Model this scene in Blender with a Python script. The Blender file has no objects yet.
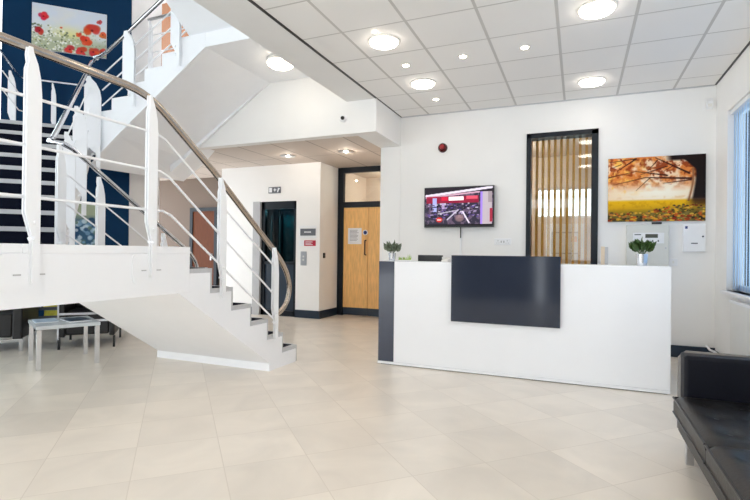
import bpy, bmesh, math, random
import numpy as np
from mathutils import Vector, Matrix
random.seed(7)
SC = bpy.context.scene
COL = SC.collection
K2 = 2 ** -0.5

# ------------------------------------------------------------------ materials
def lin(c):
    c = c / 255.0
    return c / 12.92 if c <= 0.04045 else ((c + 0.055) / 1.055) ** 2.4
def rgb(t): return (lin(t[0]), lin(t[1]), lin(t[2]), 1.0)

def mat(name, col, rough=0.5, metal=0.0, var=0.04, scale=12.0, coat=0.0, spec=0.5, emit=None, estr=0.0, stretch=None, bump=0.0):
    m = bpy.data.materials.new(name); m.use_nodes = True
    nt = m.node_tree; b = nt.nodes['Principled BSDF']
    b.inputs['Roughness'].default_value = rough
    b.inputs['Metallic'].default_value = metal
    b.inputs['Specular IOR Level'].default_value = spec
    b.inputs['Coat Weight'].default_value = coat
    b.inputs['Coat Roughness'].default_value = 0.08
    tc = nt.nodes.new('ShaderNodeTexCoord')
    src = tc.outputs['Object']
    if stretch:
        mp = nt.nodes.new('ShaderNodeMapping'); mp.inputs['Scale'].default_value = stretch
        nt.links.new(src, mp.inputs['Vector']); src = mp.outputs['Vector']
    n = nt.nodes.new('ShaderNodeTexNoise'); n.inputs['Scale'].default_value = scale; n.inputs['Detail'].default_value = 4
    nt.links.new(src, n.inputs['Vector'])
    r = nt.nodes.new('ShaderNodeValToRGB')
    c = rgb(col)
    r.color_ramp.elements[0].position = 0.3; r.color_ramp.elements[1].position = 0.7
    r.color_ramp.elements[0].color = tuple(x * (1 - var) for x in c[:3]) + (1,)
    r.color_ramp.elements[1].color = tuple(min(1, x * (1 + var)) for x in c[:3]) + (1,)
    nt.links.new(n.outputs['Fac'], r.inputs['Fac'])
    nt.links.new(r.outputs['Color'], b.inputs['Base Color'])
    if bump:
        bp = nt.nodes.new('ShaderNodeBump'); bp.inputs['Strength'].default_value = bump; bp.inputs['Distance'].default_value = 0.01
        nt.links.new(n.outputs['Fac'], bp.inputs['Height']); nt.links.new(bp.outputs['Normal'], b.inputs['Normal'])
    if emit:
        b.inputs['Emission Color'].default_value = rgb(emit); b.inputs['Emission Strength'].default_value = estr
    return m

M = {}
M['wall'] = mat('wall_paint', (240, 239, 237), 0.65, var=0.012, scale=3)
M['wall_warm'] = mat('lobby_paint', (228, 216, 206), 0.65, var=0.02, scale=3)
M['wall_brown'] = mat('brown_paint', (104, 88, 76), 0.65, var=0.02, scale=3)
M['wall_grey'] = mat('grey_paint', (226, 224, 224), 0.65, var=0.012, scale=3)
M['navy_wall'] = mat('navy_paint', (2, 48, 82), 0.6, var=0.05, scale=2, spec=0.15)
M['navy'] = mat('navy_trim', (22, 40, 58), 0.35, var=0.05, scale=8)
M['frame'] = mat('dark_frame', (16, 25, 34), 0.4, var=0.05, spec=0.3)
M['white_steel'] = mat('white_powder_coat', (248, 249, 252), 0.35, var=0.012, scale=6)
M['soffit'] = mat('soffit_paint', (246, 247, 250), 0.55, var=0.012, scale=4)
M['grey_edge'] = mat('grey_nosing', (196, 196, 198), 0.5, var=0.04)
M['carpet'] = mat('navy_carpet', (18, 22, 36), 0.95, var=0.3, scale=160, spec=0.1)
M['rail'] = mat('brushed_rail', (188, 174, 160), 0.2, metal=0.95, var=0.06, scale=30)
M['chrome'] = mat('chrome', (215, 217, 222), 0.13, metal=1.0, var=0.02)
M['steel'] = mat('satin_steel', (190, 192, 196), 0.3, metal=0.9, var=0.05, scale=40)
M['leather'] = mat('black_leather', (9, 8, 10), 0.4, var=0.25, scale=60, bump=0.15)
M['piping'] = mat('grey_piping', (112, 108, 105), 0.4, var=0.1)
M['desk'] = mat('white_laminate', (240, 241, 244), 0.25, var=0.008, scale=4)
M['desk_grey'] = mat('grey_gloss_laminate', (62, 67, 82), 0.16, var=0.04, scale=5)
M['gloss'] = mat('charcoal_gloss', (46, 52, 66), 0.09, var=0.05, scale=3, spec=0.5)
M['black'] = mat('black_plastic', (18, 18, 20), 0.35, var=0.1)
M['oak'] = mat('oak_veneer', (240, 188, 116), 0.4, var=0.16, scale=5, stretch=(9, 9, 1.0))
M['oak_dark'] = mat('orange_door_veneer', (92, 44, 10), 0.5, var=0.14, scale=5, spec=0.2, stretch=(9, 9, 1.0))
M['slat'] = mat('slat_wood', (244, 172, 66), 0.45, var=0.14, scale=6, stretch=(8, 8, 1.0))
M['white_plastic'] = mat('white_plastic', (235, 236, 238), 0.4, var=0.01)
M['cream'] = mat('cream_metal', (228, 227, 222), 0.45, var=0.015)
M['buff'] = mat('buff_card', (226, 208, 184), 0.7, var=0.02)
M['housing'] = mat('grey_housing', (212, 213, 208), 0.45, var=0.015)
M['jamb'] = mat('grey_jamb', (176, 176, 178), 0.5, var=0.03)
M['paper'] = mat('paper', (236, 238, 242), 0.8, var=0.015)
M['ink'] = mat('ink', (120, 122, 130), 0.8, var=0.1)
M['red'] = mat('red_plastic', (150, 18, 26), 0.35, var=0.1)
M['dark_red'] = mat('dark_red_lens', (70, 8, 14), 0.2, var=0.1)
M['sign_red'] = mat('red_sign', (186, 30, 60), 0.5, var=0.05)
M['blue'] = mat('blue_sign', (34, 56, 120), 0.4, var=0.05)
M['sign_grey'] = mat('grey_sign', (96, 100, 108), 0.45, var=0.04)
M['lamp_rim'] = mat('lamp_rim', (225, 222, 216), 0.4, var=0.02)
M['lens'] = mat('lamp_lens', (255, 246, 228), 0.4, var=0.0, emit=(255, 244, 232), estr=9.0)
M['lens_small'] = mat('small_lamp_lens', (255, 246, 232), 0.4, var=0.0, emit=(255, 238, 212), estr=25.0)
M['bulkhead_lens'] = mat('bulkhead_lens', (255, 248, 232), 0.4, var=0.0, emit=(255, 240, 216), estr=6.0)
M['dim_lens'] = mat('recessed_lens', (150, 140, 130), 0.2, metal=0.5, var=0.1, emit=(255, 210, 160), estr=1.5)
M['leaf'] = mat('leaf_green', (62, 88, 40), 0.4, var=0.7, scale=70)
M['leaf_grey'] = mat('leaf_sage', (104, 116, 96), 0.5, var=0.6, scale=70)
M['leaf_lime'] = mat('leaf_lime', (160, 190, 96), 0.5, var=0.3, scale=40)
M['soil'] = mat('soil', (44, 34, 26), 0.9, var=0.3, scale=60)
M['yellow'] = mat('yellow_cover', (222, 214, 80), 0.45, var=0.12, scale=30)
M['mag_blue'] = mat('pale_blue_cover', (170, 188, 206), 0.35, var=0.2, scale=18)
M['mag_dark'] = mat('dark_cover', (54, 62, 74), 0.3, var=0.5, scale=22)
M['lilac'] = mat('violet_cover', (90, 82, 120), 0.4, var=0.2, scale=20)
M['table_top'] = mat('white_glass_top', (214, 220, 224), 0.12, var=0.02)
M['screen_lcd'] = mat('lcd', (52, 58, 44), 0.2, var=0.1)
M['concrete_band'] = mat('plaster_strip', (238, 237, 234), 0.7, var=0.01, scale=3)

def blind_mat():
    m = bpy.data.materials.new('blue_blind_fabric'); m.use_nodes = True
    nt = m.node_tree; nt.nodes.clear()
    o = nt.nodes.new('ShaderNodeOutputMaterial'); mx = nt.nodes.new('ShaderNodeMixShader')
    d = nt.nodes.new('ShaderNodeBsdfDiffuse'); t = nt.nodes.new('ShaderNodeBsdfTranslucent')
    tc = nt.nodes.new('ShaderNodeTexCoord'); n = nt.nodes.new('ShaderNodeTexNoise'); n.inputs['Scale'].default_value = 14
    r = nt.nodes.new('ShaderNodeValToRGB')
    r.color_ramp.elements[0].color = rgb((206, 222, 240)); r.color_ramp.elements[1].color = rgb((218, 231, 246))
    nt.links.new(tc.outputs['Object'], n.inputs['Vector']); nt.links.new(n.outputs['Fac'], r.inputs['Fac'])
    nt.links.new(r.outputs['Color'], d.inputs['Color']); nt.links.new(r.outputs['Color'], t.inputs['Color'])
    mx.inputs['Fac'].default_value = 0.65
    nt.links.new(d.outputs[0], mx.inputs[1]); nt.links.new(t.outputs[0], mx.inputs[2]); nt.links.new(mx.outputs[0], o.inputs['Surface'])
    return m
M['blind'] = blind_mat()

def glass_mat(name, tint, refl):
    m = bpy.data.materials.new(name); m.use_nodes = True
    nt = m.node_tree; nt.nodes.clear()
    o = nt.nodes.new('ShaderNodeOutputMaterial'); mx = nt.nodes.new('ShaderNodeMixShader')
    t = nt.nodes.new('ShaderNodeBsdfTransparent'); g = nt.nodes.new('ShaderNodeBsdfGlossy'); g.inputs['Roughness'].default_value = 0.02
    t.inputs['Color'].default_value = rgb(tint)
    f = nt.nodes.new('ShaderNodeFresnel'); f.inputs['IOR'].default_value = refl
    nt.links.new(f.outputs[0], mx.inputs['Fac']); nt.links.new(t.outputs[0], mx.inputs[1]); nt.links.new(g.outputs[0], mx.inputs[2])
    nt.links.new(mx.outputs[0], o.inputs['Surface'])
    return m
M['glass'] = glass_mat('clear_glass', (240, 245, 244), 1.45)
M['glass_dark'] = glass_mat('tinted_lift_glass', (100, 130, 136), 1.4)

def math_node(nt, op, a, b=None):
    n = nt.nodes.new('ShaderNodeMath'); n.operation = op
    for i, v in enumerate((a, b)):
        if v is None: continue
        if isinstance(v, (int, float)): n.inputs[i].default_value = v
        else: nt.links.new(v, n.inputs[i])
    return n.outputs[0]

def grid_mat(name, tile_rgb, line_rgb, ax, bx, ta, tb, wa, wb, rot, rough, veins, tile_var):
    """Rectangular grid: lines at a = ax + i*ta (width wa) and b = bx + j*tb (width wb); rot=True turns the axes by 45 degrees."""
    m = bpy.data.materials.new(name); m.use_nodes = True
    nt = m.node_tree; bs = nt.nodes['Principled BSDF']; bs.inputs['Roughness'].default_value = rough
    g = nt.nodes.new('ShaderNodeNewGeometry'); sx = nt.nodes.new('ShaderNodeSeparateXYZ')
    nt.links.new(g.outputs['Position'], sx.inputs[0])
    X, Y = sx.outputs[0], sx.outputs[1]
    if rot:
        A = math_node(nt, 'MULTIPLY', math_node(nt, 'ADD', X, Y), K2)
        B = math_node(nt, 'MULTIPLY', math_node(nt, 'SUBTRACT', Y, X), K2)
    else: A, B = X, Y
    def line(v, o, t, w):
        q = math_node(nt, 'DIVIDE', math_node(nt, 'SUBTRACT', v, o - w / 2), t)
        fr = math_node(nt, 'FRACT', q); return math_node(nt, 'LESS_THAN', fr, w / t), math_node(nt, 'FLOOR', q)
    la, ia = line(A, ax, ta, wa); lb, ib = line(B, bx, tb, wb)
    L = math_node(nt, 'MAXIMUM', la, lb)
    cb = nt.nodes.new('ShaderNodeCombineXYZ'); nt.links.new(ia, cb.inputs[0]); nt.links.new(ib, cb.inputs[1])
    wn = nt.nodes.new('ShaderNodeTexWhiteNoise'); nt.links.new(cb.outputs[0], wn.inputs['Vector'])
    n = nt.nodes.new('ShaderNodeTexNoise'); n.inputs['Scale'].default_value = 2.2; n.inputs['Detail'].default_value = 6; n.inputs['Distortion'].default_value = 0.8
    mp = nt.nodes.new('ShaderNodeVectorMath'); mp.operation = 'MULTIPLY_ADD'
    nt.links.new(cb.outputs[0], mp.inputs[0]); mp.inputs[1].default_value = (3.7, 5.1, 0); nt.links.new(g.outputs['Position'], mp.inputs[2])
    nt.links.new(mp.outputs[0], n.inputs['Vector'])
    fac = math_node(nt, 'ADD', math_node(nt, 'MULTIPLY', math_node(nt, 'SUBTRACT', n.outputs['Fac'], 0.5), veins),
                    math_node(nt, 'MULTIPLY', math_node(nt, 'SUBTRACT', wn.outputs['Value'], 0.5), tile_var))
    fac = math_node(nt, 'ADD', fac, 1.0)
    vm = nt.nodes.new('ShaderNodeVectorMath'); vm.operation = 'SCALE'; vm.inputs[0].default_value = rgb(tile_rgb)[:3]; nt.links.new(fac, vm.inputs['Scale'])
    mix = nt.nodes.new('ShaderNodeMix'); mix.data_type = 'RGBA'
    nt.links.new(L, mix.inputs['Factor']); nt.links.new(vm.outputs[0], mix.inputs['A']); mix.inputs['B'].default_value = rgb(line_rgb)
    nt.links.new(mix.outputs['Result'], bs.inputs['Base Color'])
    return m
M['floor'] = grid_mat('stone_floor_tiles', (230, 221, 209), (214, 204, 191), -0.2146, 2.772, 0.4623, 0.4623, 0.005, 0.005, True, 0.3, 0.34, 0.08)
M['ceil'] = grid_mat('ceiling_tiles', (244, 242, 239), (205, 202, 198), -1.978, 3.875, 0.6, 0.6, 0.026, 0.016, False, 0.8, 0.02, 0.02)
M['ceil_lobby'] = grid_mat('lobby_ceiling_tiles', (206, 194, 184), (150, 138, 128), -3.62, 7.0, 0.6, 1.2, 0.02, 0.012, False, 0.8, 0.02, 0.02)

# ------------------------------------------------------------------ mesh helpers
class MB:
    def __init__(self): self.bm = bmesh.new()
    def face(self, pts):
        vs = [self.bm.verts.new(p) for p in pts]; return self.bm.faces.new(vs)
    def box(self, x0, y0, z0, x1, y1, z1, f=None):
        """axis box; f maps each local corner to the world"""
        c = [(x, y, z) for x in (x0, x1) for y in (y0, y1) for z in (z0, z1)]
        if f: c = [f(*p) for p in c]
        v = [self.bm.verts.new(p) for p in c]
        for q in ((0, 1, 3, 2), (4, 6, 7, 5), (0, 4, 5, 1), (2, 3, 7, 6), (0, 2, 6, 4), (1, 5, 7, 3)):
            self.bm.faces.new([v[i] for i in q])
        return self
    def prism(self, poly, a, b, f):
        """polygon of (u,v) pushed from depth a to depth b; f(u,v,d) gives the world point"""
        A = [self.bm.verts.new(f(u, v, a)) for u, v in poly]; B = [self.bm.verts.new(f(u, v, b)) for u, v in poly]
        n = len(poly)
        self.bm.faces.new(A[::-1]); self.bm.faces.new(B)
        for i in range(n):
            j = (i + 1) % n; self.bm.faces.new([A[i], A[j], B[j], B[i]])
        return self
    def tube(self, pts, r, n=10, flat=1.0):
        P = [Vector(p) for p in pts]; rings = []
        for i, p in enumerate(P):
            if i == 0: t = P[1] - P[0]
            elif i == len(P) - 1: t = P[-1] - P[-2]
            else: t = (P[i + 1] - p).normalized() + (p - P[i - 1]).normalized()
            t.normalize()
            if i == 0:
                up = Vector((0, 0, 1)) if abs(t.z) < 0.95 else Vector((1, 0, 0))
                s = t.cross(up).normalized()
            else: s = (s - t * s.dot(t)).normalized()
            w = s.cross(t).normalized()
            k = 1.0
            if 0 < i < len(P) - 1:
                c = max(0.5, math.cos(0.5 * (P[i + 1] - p).angle(p - P[i - 1]))); k = 1 / c
            rings.append([self.bm.verts.new(p + s * (r * math.cos(a) * flat) + w * (r * math.sin(a) * k)) for a in [2 * math.pi * j / n for j in range(n)]])
        for A, B in zip(rings, rings[1:]):
            for j in range(n): self.bm.faces.new([A[j], A[(j + 1) % n], B[(j + 1) % n], B[j]])
        self.bm.faces.new(rings[0][::-1]); self.bm.faces.new(rings[-1])
        return self
    def lathe(self, prof, origin, axis='z', n=24, caps=True):
        """profile of (radius, height) turned about an axis through origin"""
        ox, oy, oz = origin; rings = []
        for r, h in prof:
            ring = []
            for j in range(n):
                a = 2 * math.pi * j / n; c, s = r * math.cos(a), r * math.sin(a)
                p = {'z': (ox + c, oy + s, oz + h), 'y': (ox + c, oy + h, oz + s), 'x': (ox + h, oy + c, oz + s)}[axis]
                ring.append(self.bm.verts.new(p))
            rings.append(ring)
        for A, B in zip(rings, rings[1:]):
            for j in range(n): self.bm.faces.new([A[j], A[(j + 1) % n], B[(j + 1) % n], B[j]])
        if caps: self.bm.faces.new(rings[0][::-1]); self.bm.faces.new(rings[-1])
        return self
    def build(self, name, m, parent=None, at=None, bevel=0.0, smooth=False, seg=2):
        bm = self.bm
        bmesh.ops.recalc_face_normals(bm, faces=bm.faces)
        if parent is not None: off = wloc(parent)
        elif at is not None: off = Vector(at)
        else:
            xs = [v.co for v in bm.verts]
            off = Vector((sum(v.x for v in xs) / len(xs), sum(v.y for v in xs) / len(xs), min(v.z for v in xs)))
        base = off if parent is None else off
        for v in bm.verts: v.co -= base
        me = bpy.data.meshes.new(name); bm.to_mesh(me); bm.free()
        me.materials.append(m)
        o = bpy.data.objects.new(name, me); COL.objects.link(o)
        if parent is None: o.location = off
        else: o.parent = parent
        if smooth:
            for p in me.polygons: p.use_smooth = True
            try: me.set_sharp_from_angle(angle=math.radians(40))
            except Exception: pass
        if bevel:
            md = o.modifiers.new('bevel', 'BEVEL'); md.width = bevel; md.segments = seg; md.limit_method = 'ANGLE'; md.angle_limit = math.radians(40)
        return o

def wloc(o):
    v = Vector((0, 0, 0))
    while o is not None: v = v + o.location; o = o.parent
    return v
def tag(o, label, cat, group=None, kind=None):
    o['label'] = label; o['category'] = cat
    if group: o['group'] = group
    if kind: o['kind'] = kind
    return o
def thing(name, label, cat, loc, group=None):
    o = bpy.data.objects.new(name, None); o.empty_display_size = 0.1; COL.objects.link(o); o.location = loc
    return tag(o, label, cat, group)
def struct(o, label=None, cat=None):
    o['kind'] = 'structure'
    if label: o['label'] = label
    if cat: o['category'] = cat
    return o
def copy_thing(o, delta, label=None):
    def rec(s, par):
        c = s.copy(); COL.objects.link(c)
        if par is not None: c.parent = par
        for ch in [x for x in bpy.data.objects if x.parent == s]: rec(ch, c)
        return c
    c = rec(o, None); c.location = o.location + Vector(delta)
    if label: c['label'] = label
    return c
def we(w, e, z=0.0): return Vector(((e - w) * K2, (w + e) * K2, z))

# ------------------------------------------------------------------ painted pictures (flat coloured prints)
class Paint:
    def __init__(self, W, H, seed=1):
        self.W, self.H = W, H; self.a = np.ones((H, W, 3)) * 200.0; self.r = np.random.RandomState(seed)
        self.y, self.x = np.mgrid[0:H, 0:W]; self.x = (self.x + .5) / W; self.y = (self.y + .5) / H; self.asp = W / H
    def noise(self, s):
        n = np.zeros((self.H, self.W)); amp = 1.0
        for o in range(3):
            g = self.r.rand(int(s * 2 ** o) + 2, int(s * 2 ** o * self.asp) + 2)
            yy = self.y * (g.shape[0] - 1.001); xx = self.x * (g.shape[1] - 1.001)
            i, j = yy.astype(int), xx.astype(int); fy, fx = yy - i, xx - j
            n += amp * (g[i, j] * (1 - fy) * (1 - fx) + g[i + 1, j] * fy * (1 - fx) + g[i, j + 1] * (1 - fy) * fx + g[i + 1, j + 1] * fy * fx); amp *= .5
        return n / 1.75
    def mix(self, col, a): self.a = self.a * (1 - a[..., None]) + np.array(col, float) * a[..., None]
    def blob(self, cx, cy, r, col, al=1.0, ey=1.0):
        d = np.sqrt(((self.x - cx) * self.asp) ** 2 + ((self.y - cy) / ey) ** 2)
        self.mix(col, np.clip((r - d) / (0.35 * r) , 0, 1) * al)
    def line(self, p, q, w, col, w2=None):
        px, py = p; qx, qy = q; A = self.asp
        dx, dy = (qx - px) * A, qy - py; L = dx * dx + dy * dy
        t = np.clip(((self.x - px) * A * dx + (self.y - py) * dy) / L, 0, 1)
        d = np.sqrt(((self.x - px) * A - t * dx) ** 2 + ((self.y - py) - t * dy) ** 2)
        ww = w + ((w2 if w2 is not None else w) - w) * t
        self.mix(col, np.clip((ww - d) / 0.008 + .5, 0, 1))
    def rect(self, x0, y0, x1, y1, col, al=1.0):
        self.mix(col, ((self.x >= x0) & (self.x <= x1) & (self.y >= y0) & (self.y <= y1)).astype(float) * al)
    def build(self, name, parent, origin, ux, uz, emit=0.0, rough=0.5):
        """origin = top left corner, ux along the width, uz downwards"""
        me = bpy.data.meshes.new(name); W, H = self.W, self.H
        base = wloc(parent)
        o3 = Vector(origin) - base; ux = Vector(ux); uz = Vector(uz)
        vs = [tuple(o3 + ux * (i / W) + uz * (j / H)) for j in range(H + 1) for i in range(W + 1)]
        fs = [((j + 1) * (W + 1) + i, (j + 1) * (W + 1) + i + 1, j * (W + 1) + i + 1, j * (W + 1) + i) for j in range(H) for i in range(W)]
        me.from_pydata(vs, [], fs); me.update()
        at = me.color_attributes.new('print', 'FLOAT_COLOR', 'CORNER')
        c = np.clip(self.a, 0, 255) / 255.0
        c = np.where(c <= .04045, c / 12.92, ((c + .055) / 1.055) ** 2.4).reshape(-1, 3)
        d = np.ones((W * H, 4, 4)); d[:, :, :3] = c[:, None, :]
        at.data.foreach_set('color', d.ravel().astype(np.float32))
        m = bpy.data.materials.new(name + '_print'); m.use_nodes = True; nt = m.node_tree; b = nt.nodes['Principled BSDF']
        n = nt.nodes.new('ShaderNodeVertexColor'); n.layer_name = 'print'
        nt.links.new(n.outputs['Color'], b.inputs['Base Color']); b.inputs['Roughness'].default_value = rough; b.inputs['Specular IOR Level'].default_value = 0.12
        if emit:
            nt.links.new(n.outputs['Color'], b.inputs['Emission Color']); b.inputs['Emission Strength'].default_value = emit
        me.materials.append(m)
        o = bpy.data.objects.new(name, me); COL.objects.link(o); o.parent = parent
        return o

# ================================================================== SETTING
ZC = 3.164       # suspended ceiling
ZL = 2.78        # lobby ceiling
YB = 6.63        # back wall
ZF = 3.73        # first floor level
XR = 1.45        # right wall
def sbox(name, m, *b):
    mb = MB()
    if isinstance(b[0], tuple):
        for q in b: mb.box(*q)
    else: mb.box(*b)
    return struct(mb.build(name, m))

sbox('floor', M['floor'], -9.6, -3.4, -0.12, XR + 0.15, 9.8, 0.0)
sbox('ceiling', M['ceil'], -2.385, -3.4, ZC, XR - 0.02, YB, ZC + 0.08)
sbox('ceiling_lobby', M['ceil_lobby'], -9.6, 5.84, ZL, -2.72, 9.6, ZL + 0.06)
sbox('shadow_gap_left', M['black'], -2.415, -3.4, ZC - 0.004, -2.385, YB, ZC + 0.06)  # black strip painted in for the shade of the ceiling edge gap
sbox('shadow_gap_right', M['black'], XR - 0.022, -3.4, ZC - 0.004, XR, YB, ZC + 0.06)  # black strip stands for shade in the gap along the right wall
sbox('trim_3', M['grey_edge'], -2.385, YB - 0.02, ZC - 0.012, XR - 0.02, YB, ZC)
# beam along the stairwell edge and the downstand over the lobby opening
sbox('wall_beam', M['wall'], -2.82, -3.4, ZC - 0.002, -2.415, 5.69, ZF)
sbox('wall_bulkhead', M['wall'], (-6.5, 5.69, 2.74, -2.4, 5.83, ZF - 0.17), (-2.72, 5.83, 2.74, -2.4, YB, ZC - 0.005))
# back wall with the opening of the internal window
wx0, wx1, wz0, wz1 = -0.637, 0.22, 0.95, 2.765
sbox('wall_back', M['wall'], (-2.4, YB, 0, wx0, YB + 0.16, ZC + 0.1), (wx1, YB, 0, XR, YB + 0.16, ZC + 0.1),
     (wx0, YB, 0, wx1, YB + 0.16, wz0), (wx0, YB, wz1, wx1, YB + 0.16, ZC + 0.1),
     (-2.71, YB - 0.012, 0, -2.4, YB + 0.16, 2.74))
sbox('baseboard_back', M['navy'], -2.71, YB - 0.028, 0, XR, YB - 0.012, 0.14)
# right wall with the blue-blind window
ry0, ry1, rz0, rz1 = 3.2, 6.17, 0.83, 2.73
sbox('wall_right', M['wall'], (XR, -3.4, 0, XR + 0.16, ry0, ZC + 0.1), (XR, ry1, 0, XR + 0.16, YB + 0.16, ZC + 0.1),
     (XR, ry0, 0, XR + 0.16, ry1, rz0), (XR, ry0, rz1, XR + 0.16, ry1, ZC + 0.1))
sbox('baseboard_right', M['navy'], XR - 0.016, 3.6, 0, XR, YB - 0.03, 0.12)
w1 = struct(MB().box(XR + 0.1, ry0, rz0, XR + 0.15, ry1, rz0 + 0.06).box(XR + 0.1, ry0, rz1 - 0.06, XR + 0.15, ry1, rz1)
            .box(XR + 0.1, ry1 - 0.06, rz0, XR + 0.15, ry1, rz1).box(XR + 0.1, ry0, rz0, XR + 0.15, ry0 + 0.06, rz1)
            .box(XR + 0.1, 4.66, rz0, XR + 0.15, 4.72, rz1).build('window_1', M['white_plastic']))
MB().box(XR + 0.12, ry0 + 0.05, rz0 + 0.05, XR + 0.126, ry1 - 0.05, rz1 - 0.05).build('pane', M['glass'], w1)
MB().box(XR - 0.05, ry0 - 0.04, rz0 - 0.035, XR + 0.1, ry1 + 0.04, rz0).build('window_sill', M['white_plastic'], w1, bevel=0.006)

bl = thing('vertical_blind', 'light blue vertical blind hanging in the window of the right wall', 'blind', (XR + 0.05, (ry0 + ry1) / 2, rz0))
MB().box(XR + 0.02, ry0 + 0.02, rz1 - 0.045, XR + 0.07, ry1 - 0.02, rz1 - 0.002).build('headrail', M['white_plastic'], bl)
n = 34
for i in range(n):
    y = ry0 + 0.06 + (ry1 - ry0 - 0.12) * i / (n - 1); a = math.radians(10)
    dy, dx = 0.052 * math.cos(a), 0.052 * math.sin(a)
    mb = MB(); mb.prism([(-1, 0), (0, 0.12), (1, 0), (1, 0.02), (0, 0.14), (-1, 0.02)], rz0 + 0.02, rz1 - 0.045,
                        lambda u, v, d: (XR + 0.045 + u * dx + v * 0.04, y + u * dy, d))
    mb.build('slat', M['blind'], bl)

# stairwell walls (turned 45 degrees) and window wall on the far left
mb = MB(); mb.box(8.5, -2.4, 0, 8.6, -0.727, 6.6, lambda w, e, z: we(w, e, z)); struct(mb.build('wall_stairwell', M['navy_wall']))
sbox('wall_end', M['wall_grey'], -6.55, 5.51, 0, -6.53, 6.1, 6.6)
sbox('wall_left', M['frame'], (-7.84, 4.2, 0, -7.72, 4.3, 6.6), (-7.84, 2.6, 0, -7.74, 2.68, 6.6), (-7.84, 1.0, 0, -7.74, 1.08, 6.6),
     (-7.84, -0.6, 0, -7.74, -0.52, 6.6), (-7.84, -0.6, 0, -7.74, 4.3, 0.1), (-7.84, -0.6, 3.3, -7.74, 4.3, 3.55), (-7.84, -0.6, 4.9, -7.74, 4.3, 6.6))  # unseen upper band closed off to cut daylight in the stairwell
w2 = struct(MB().box(-7.8, -0.55, 0.1, -7.79, 4.22, 3.3).box(-7.8, -0.55, 3.55, -7.79, 4.22, 4.9).build('window_2', M['glass']))
sbox('ceiling_stairwell', M['wall'], -9.6, -3.4, 6.6, -2.4, 9.8, 6.7)  # unseen roof, extended forward to keep sky light off the stairs
# first floor slab, gallery and its back wall
sbox('ceiling_slab', M['white_steel'], (-4.028, 4.4, ZF - 0.17, -2.825, 5.688, ZF), (-9.6, 5.74, ZF - 0.17, -2.4, 9.8, ZF))
sbox('wall_gallery', M['wall_grey'], (-9.6, 7.6, ZF, -8.28, 7.72, 6.6), (-6.9, 7.6, ZF, -2.4, 7.72, 6.6), (-8.28, 7.6, 6.4, -6.9, 7.72, 6.6))
sbox('wall_upper', M['wall'], -2.42, -3.4, ZF, -2.4, 7.6, 6.6)
d3 = struct(MB().box(-8.28, 7.64, ZF, -6.9, 7.69, 6.4).build('door_3', mat('brown_door_veneer', (150, 98, 62), 0.5, var=0.12, scale=5, stretch=(9, 9, 1.0))))
MB().box(-7.02, 7.6, ZF + 0.98, -6.98, 7.64, ZF + 1.12).build('handle', M['steel'], d3)

sbox('wall_front_baffle', M['navy'], (-3.3, -3.5, 0, -0.98, -3.4, 2.7), (-0.78, -3.5, 0, -0.2, -3.4, 2.7), (-7.8, -3.5, 3.0, XR, -3.4, 3.3), (-9.6, -3.5, 3.3, -2.4, -3.4, 6.6))  # unseen wall, added to darken reflections in the desk panel and block sky light
# lobby: block with the lift, side wall, far walls
lx0, lx1, lzt = -5.48, -4.71, 2.11
sbox('wall_lift', M['wall'], (-6.41, 7.5, 0, -5.64, 7.62, ZL), (lx1, 7.5, 0, -4.22, 7.62, ZL), (-5.64, 7.5, lzt, lx1, 7.62, ZL),
     (-6.41, 7.62, 0, -6.3, 8.6, ZL))
sbox('wall_side', M['wall'], -4.34, 7.622, 0, -4.219, 8.25, ZL)
sbox('baseboard_lift', M['navy'], (-4.71, 7.484, 0, -4.205, 7.5, 0.14), (-4.219, 7.5, 0, -4.203, 8.25, 0.14), (-6.41, 7.484, 0, -5.64, 7.5, 0.14))
sbox('wall_lobby', M['wall_brown'], -9.6, 8.3, 0, -6.42, 8.42, ZL)
sbox('wall_door', M['wall_warm'], (-3.0, 8.25, 0, -2.6, 8.4, ZL), (-4.34, 9.5, 0, -2.6, 9.6, ZL), (-4.34, 8.25, 0, -4.22, 9.5, ZL))
d2 = struct(MB().box(-7.9, 8.22, 0, -7.82, 8.3, 2.12).box(-7.22, 8.22, 0, -7.14, 8.3, 2.12).box(-7.82, 8.22, 2.04, -7.22, 8.3, 2.12).build('door_2', M['frame']),
            'orange wooden door in a dark frame at the far end of the lobby', 'door')
MB().box(-7.82, 8.24, 0, -7.22, 8.29, 2.04).build('leaf', M['oak_dark'], d2)
MB().box(-7.3, 8.2, 0.98, -7.27, 8.24, 1.12).build('handle', M['steel'], d2)

# oak double door under a glazed transom
y = 8.17
mb = MB(); mb.box(-4.215, y, 0, -4.1, y + 0.08, ZL); mb.box(-4.1, y, ZL - 0.1, -3.0, y + 0.08, ZL); mb.box(-4.1, y, 2.03, -3.0, y + 0.08, 2.13)
mb.box(-3.06, y, 0, -3.0, y + 0.08, 2.03)
d1 = struct(mb.build('door_1', M['frame']), 'oak double door with dark frame and glazed transom beside the lift', 'door')
for a, b in ((-4.095, -3.595), (-3.588, -3.065)):
    lf = MB().box(a, y + 0.02, 0.15, b, y + 0.065, 2.025).build('leaf', M['oak'], d1, bevel=0.003)
    MB().box(a, y + 0.016, 0.01, b, y + 0.066, 0.15).build('kick_plate', M['navy'], lf)
MB().tube([(-3.63, y + 0.02, 1.14), (-3.63, y - 0.035, 1.15), (-3.63, y - 0.035, 1.4), (-3.63, y + 0.02, 1.41)], 0.013).build('pull_handle', M['red'] if False else M['dark_red'], d1, smooth=True)
MB().box(-4.1, y + 0.035, 2.13, -3.0, y + 0.045, ZL - 0.1).build('transom_pane', M['glass'], d1)
MB().lathe([(0.05, 0), (0.05, 0.004)], (-3.645, y + 0.012, 1.555), 'y').build('round_sign', M['paper'], d1)
MB().lathe([(0.036, 0), (0.036, 0.003)], (-3.645, y + 0.009, 1.555), 'y').build('sign_disc', M['blue'], d1)

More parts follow.
